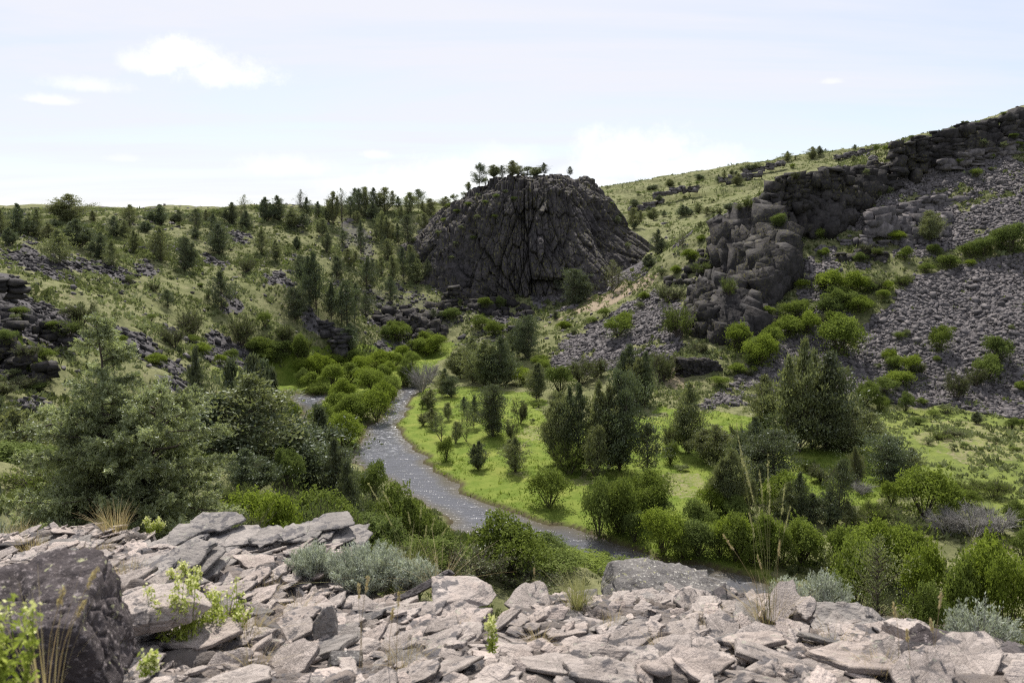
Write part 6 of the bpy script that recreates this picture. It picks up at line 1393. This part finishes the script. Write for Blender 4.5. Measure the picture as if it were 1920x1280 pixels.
sage(1545, 1140, .36, .34, 871, 'thin grey-green rabbitbrush on the brink below the meadow strip', 'sage', .55, p=at(1545, 1150, 4.9), name='rabbitbrush')
sage(1480, 1120, .30, .26, 872, 'wispy grey brush beside the tall stalks', 'sage', .4, p=at(1478, 1135, 5.2), name='rabbitbrush')
sage(1835, 1190, .42, .34, 873, 'spiky grey-green rabbitbrush at the right border', 'sage', .5, p=at(1835, 1215, 4.1), name='rabbitbrush')

rg = np.random.default_rng(919)
for k, (x, y, where) in enumerate([(560, 1150, 'left of the pointed standing stone'), (720, 1130, 'below the propped dark slab'), (860, 1190, 'in a crack near the middle of the ledge'), (1010, 1210, 'right of the pale yellow flower heads'), (1150, 1170, 'below the brown-grey block'), (1240, 1230, 'among the middle slabs of the front row'), (1400, 1240, 'in front of the tall stalks'), (1560, 1215, 'below the grey-violet boulder'), (1650, 1260, 'left of the brown blurred stalk'), (480, 1250, 'in the front left cracks'), (120, 1075, 'behind the big dark boulder'), (330, 1075, 'between the two layered stacks'), (760, 1240, 'beside the short front stalks'), (1340, 1150, 'at the foot of the flat speckled stone')]):
    p = lhit(x, y)
    if p is not None: grass(x, y, rg.uniform(.06, .13), rg.uniform(.12, .3), int(rg.uniform(50, 130)), 'straw', 'tiny dry grass tuft ' + where, 930 + k, .0024, .55, p=p + np.array([0, 0, .02]), group='tiny dry tufts in the ledge cracks')
# ------------------------------------------------------------------ sky and sun
SUN_EL, SUN_AZ = R(57), R(-9)          # azimuth from +Y towards +X
sd = Vector((math.sin(SUN_AZ) * math.cos(SUN_EL), math.cos(SUN_AZ) * math.cos(SUN_EL), math.sin(SUN_EL)))
sl = bpy.data.lights.new('sun', 'SUN'); sl.energy = 4.6; sl.angle = R(.53); sl.color = (1.0, .95, .88)
so = bpy.data.objects.new('sun', sl); COL.objects.link(so); so.rotation_euler = sd.to_track_quat('Z', 'Y').to_euler(); so.location = (0, 0, 120)
w = bpy.data.worlds.new('World'); S.world = w; w.use_nodes = True
nt = w.node_tree; nt.nodes.clear(); g = NT(nt)
sky = g.n('ShaderNodeTexSky', sky_type='NISHITA'); sky.sun_disc = False
sky.sun_elevation = SUN_EL; sky.sun_rotation = SUN_AZ; sky.altitude = 1200; sky.air_density = 1.0; sky.dust_density = 2.0; sky.ozone_density = 1.0
D = g.n('ShaderNodeTexCoord').outputs['Generated']
sx = g.n('ShaderNodeSeparateXYZ'); g.l(D, sx.inputs[0]); X, Y, Zc = sx.outputs
az = g.math('ARCTAN2', X, Y); el = g.math('ARCSINE', Zc)
# thin cirrus veil: noise on the dome seen at cloud height
zz_ = g.math('ADD', g.math('ABSOLUTE', Zc), .10)
cv = g.n('ShaderNodeCombineXYZ'); g.l(g.math('DIVIDE', X, zz_), cv.inputs[0]); g.l(g.math('DIVIDE', Y, zz_), cv.inputs[1])
veil = g.step(g.noise(g.scale(cv.outputs[0], (.35, .8, 1)), 1.0, 6, .6, .6), .32, .66)
streak = g.step(g.noise(g.scale(cv.outputs[0], (.25, 1.6, 1)), 1.4, 6, .6, .4), .42, .7)
sunv = g.n('ShaderNodeVectorMath', operation='DOT_PRODUCT'); g.l(D, sunv.inputs[0]); sunv.inputs[1].default_value = sd
glow = g.step(sunv.outputs['Value'], .42, .95)
va = g.math('ADD', g.math('ADD', g.math('MULTIPLY', veil, .30), g.math('MULTIPLY', streak, .13)), g.math('MULTIPLY', glow, .45))
va = g.math('MINIMUM', g.math('ADD', va, .42), .95)
CL = 5.95
c = g.mix(va, sky.outputs[0], (CL * .955, CL * .965, CL * 1.045))
# cumulus: soft puffs at their own bearings (photo px of centre, half sizes)
fine = g.noise(D, 34, 9, .68); fine2 = g.noise(D, 9, 5, .6)
mask = None
for px, py, rx, ry, op in [(345, 108, 48, 30, 1.0), (415, 140, 62, 26, 1.0), (300, 128, 26, 16, .8), (255, 118, 26, 18, .55), (165, 162, 50, 13, .5), (90, 189, 45, 9, .65), (1195, 283, 88, 36, .85), (1150, 315, 70, 22, .6), (1280, 320, 90, 20, .7),
                       (880, 335, 120, 28, .85), (760, 352, 110, 20, .8), (690, 345, 70, 14, .6), (360, 387, 38, 14, .9), (235, 393, 40, 10, .6), (530, 315, 70, 18, .45), (705, 291, 26, 8, .5), (15, 388, 30, 10, .7), (1558, 154, 16, 6, .4), (1130, 365, 60, 22, .7), (945, 300, 60, 22, .4), (230, 299, 26, 7, .3), (1320, 300, 60, 20, .5)]:
    d = unit(ray(px, py)); a0 = math.atan2(d[0], d[1]); e0 = math.asin(d[2])
    u = g.math('MULTIPLY', g.math('SUBTRACT', az, a0), 1 / (rx / FPX)); v = g.math('MULTIPLY', g.math('SUBTRACT', el, e0), 1 / (ry / FPX))
    # flat base: the lower half is squeezed
    v = g.math('MULTIPLY', v, g.math('ADD', 1.0, g.math('MULTIPLY', g.math('LESS_THAN', v, 0.0), .7)))
    r2 = g.math('SQRT', g.math('ADD', g.math('MULTIPLY', u, u), g.math('MULTIPLY', v, v)))
    r2 = g.math('ADD', r2, g.math('ADD', g.math('MULTIPLY', g.math('SUBTRACT', fine, .5), 2.4), g.math('MULTIPLY', g.math('SUBTRACT', fine2, .5), 2.0)))
    mk = g.math('MULTIPLY', g.step(r2, 1.65, .25), op)
    mask = mk if mask is None else g.math('MAXIMUM', mask, mk)
c = g.mix(mask, c, (CL * 1.2, CL * 1.205, CL * 1.215))
bg = g.n('ShaderNodeBackground'); bg.inputs[1].default_value = 0.115; g.l(c, bg.inputs[0])
o = g.n('ShaderNodeOutputWorld'); g.l(bg.outputs[0], o.inputs[0])
S.view_settings.view_transform = 'Standard'; S.view_settings.look = 'None'; S.view_settings.exposure = 0.46; S.view_settings.gamma = 1.0
S.view_settings.use_curve_mapping = False
S.cycles.max_bounces = 6; S.cycles.transparent_max_bounces = 4; S.cycles.diffuse_bounces = 3
S.cycles.caustics_reflective = False; S.cycles.caustics_refractive = False
S.cycles.use_denoising = False
S.cycles.filter_width = 1.2
S.cycles.sample_clamp_direct = 5.0; S.cycles.sample_clamp_indirect = 2.5
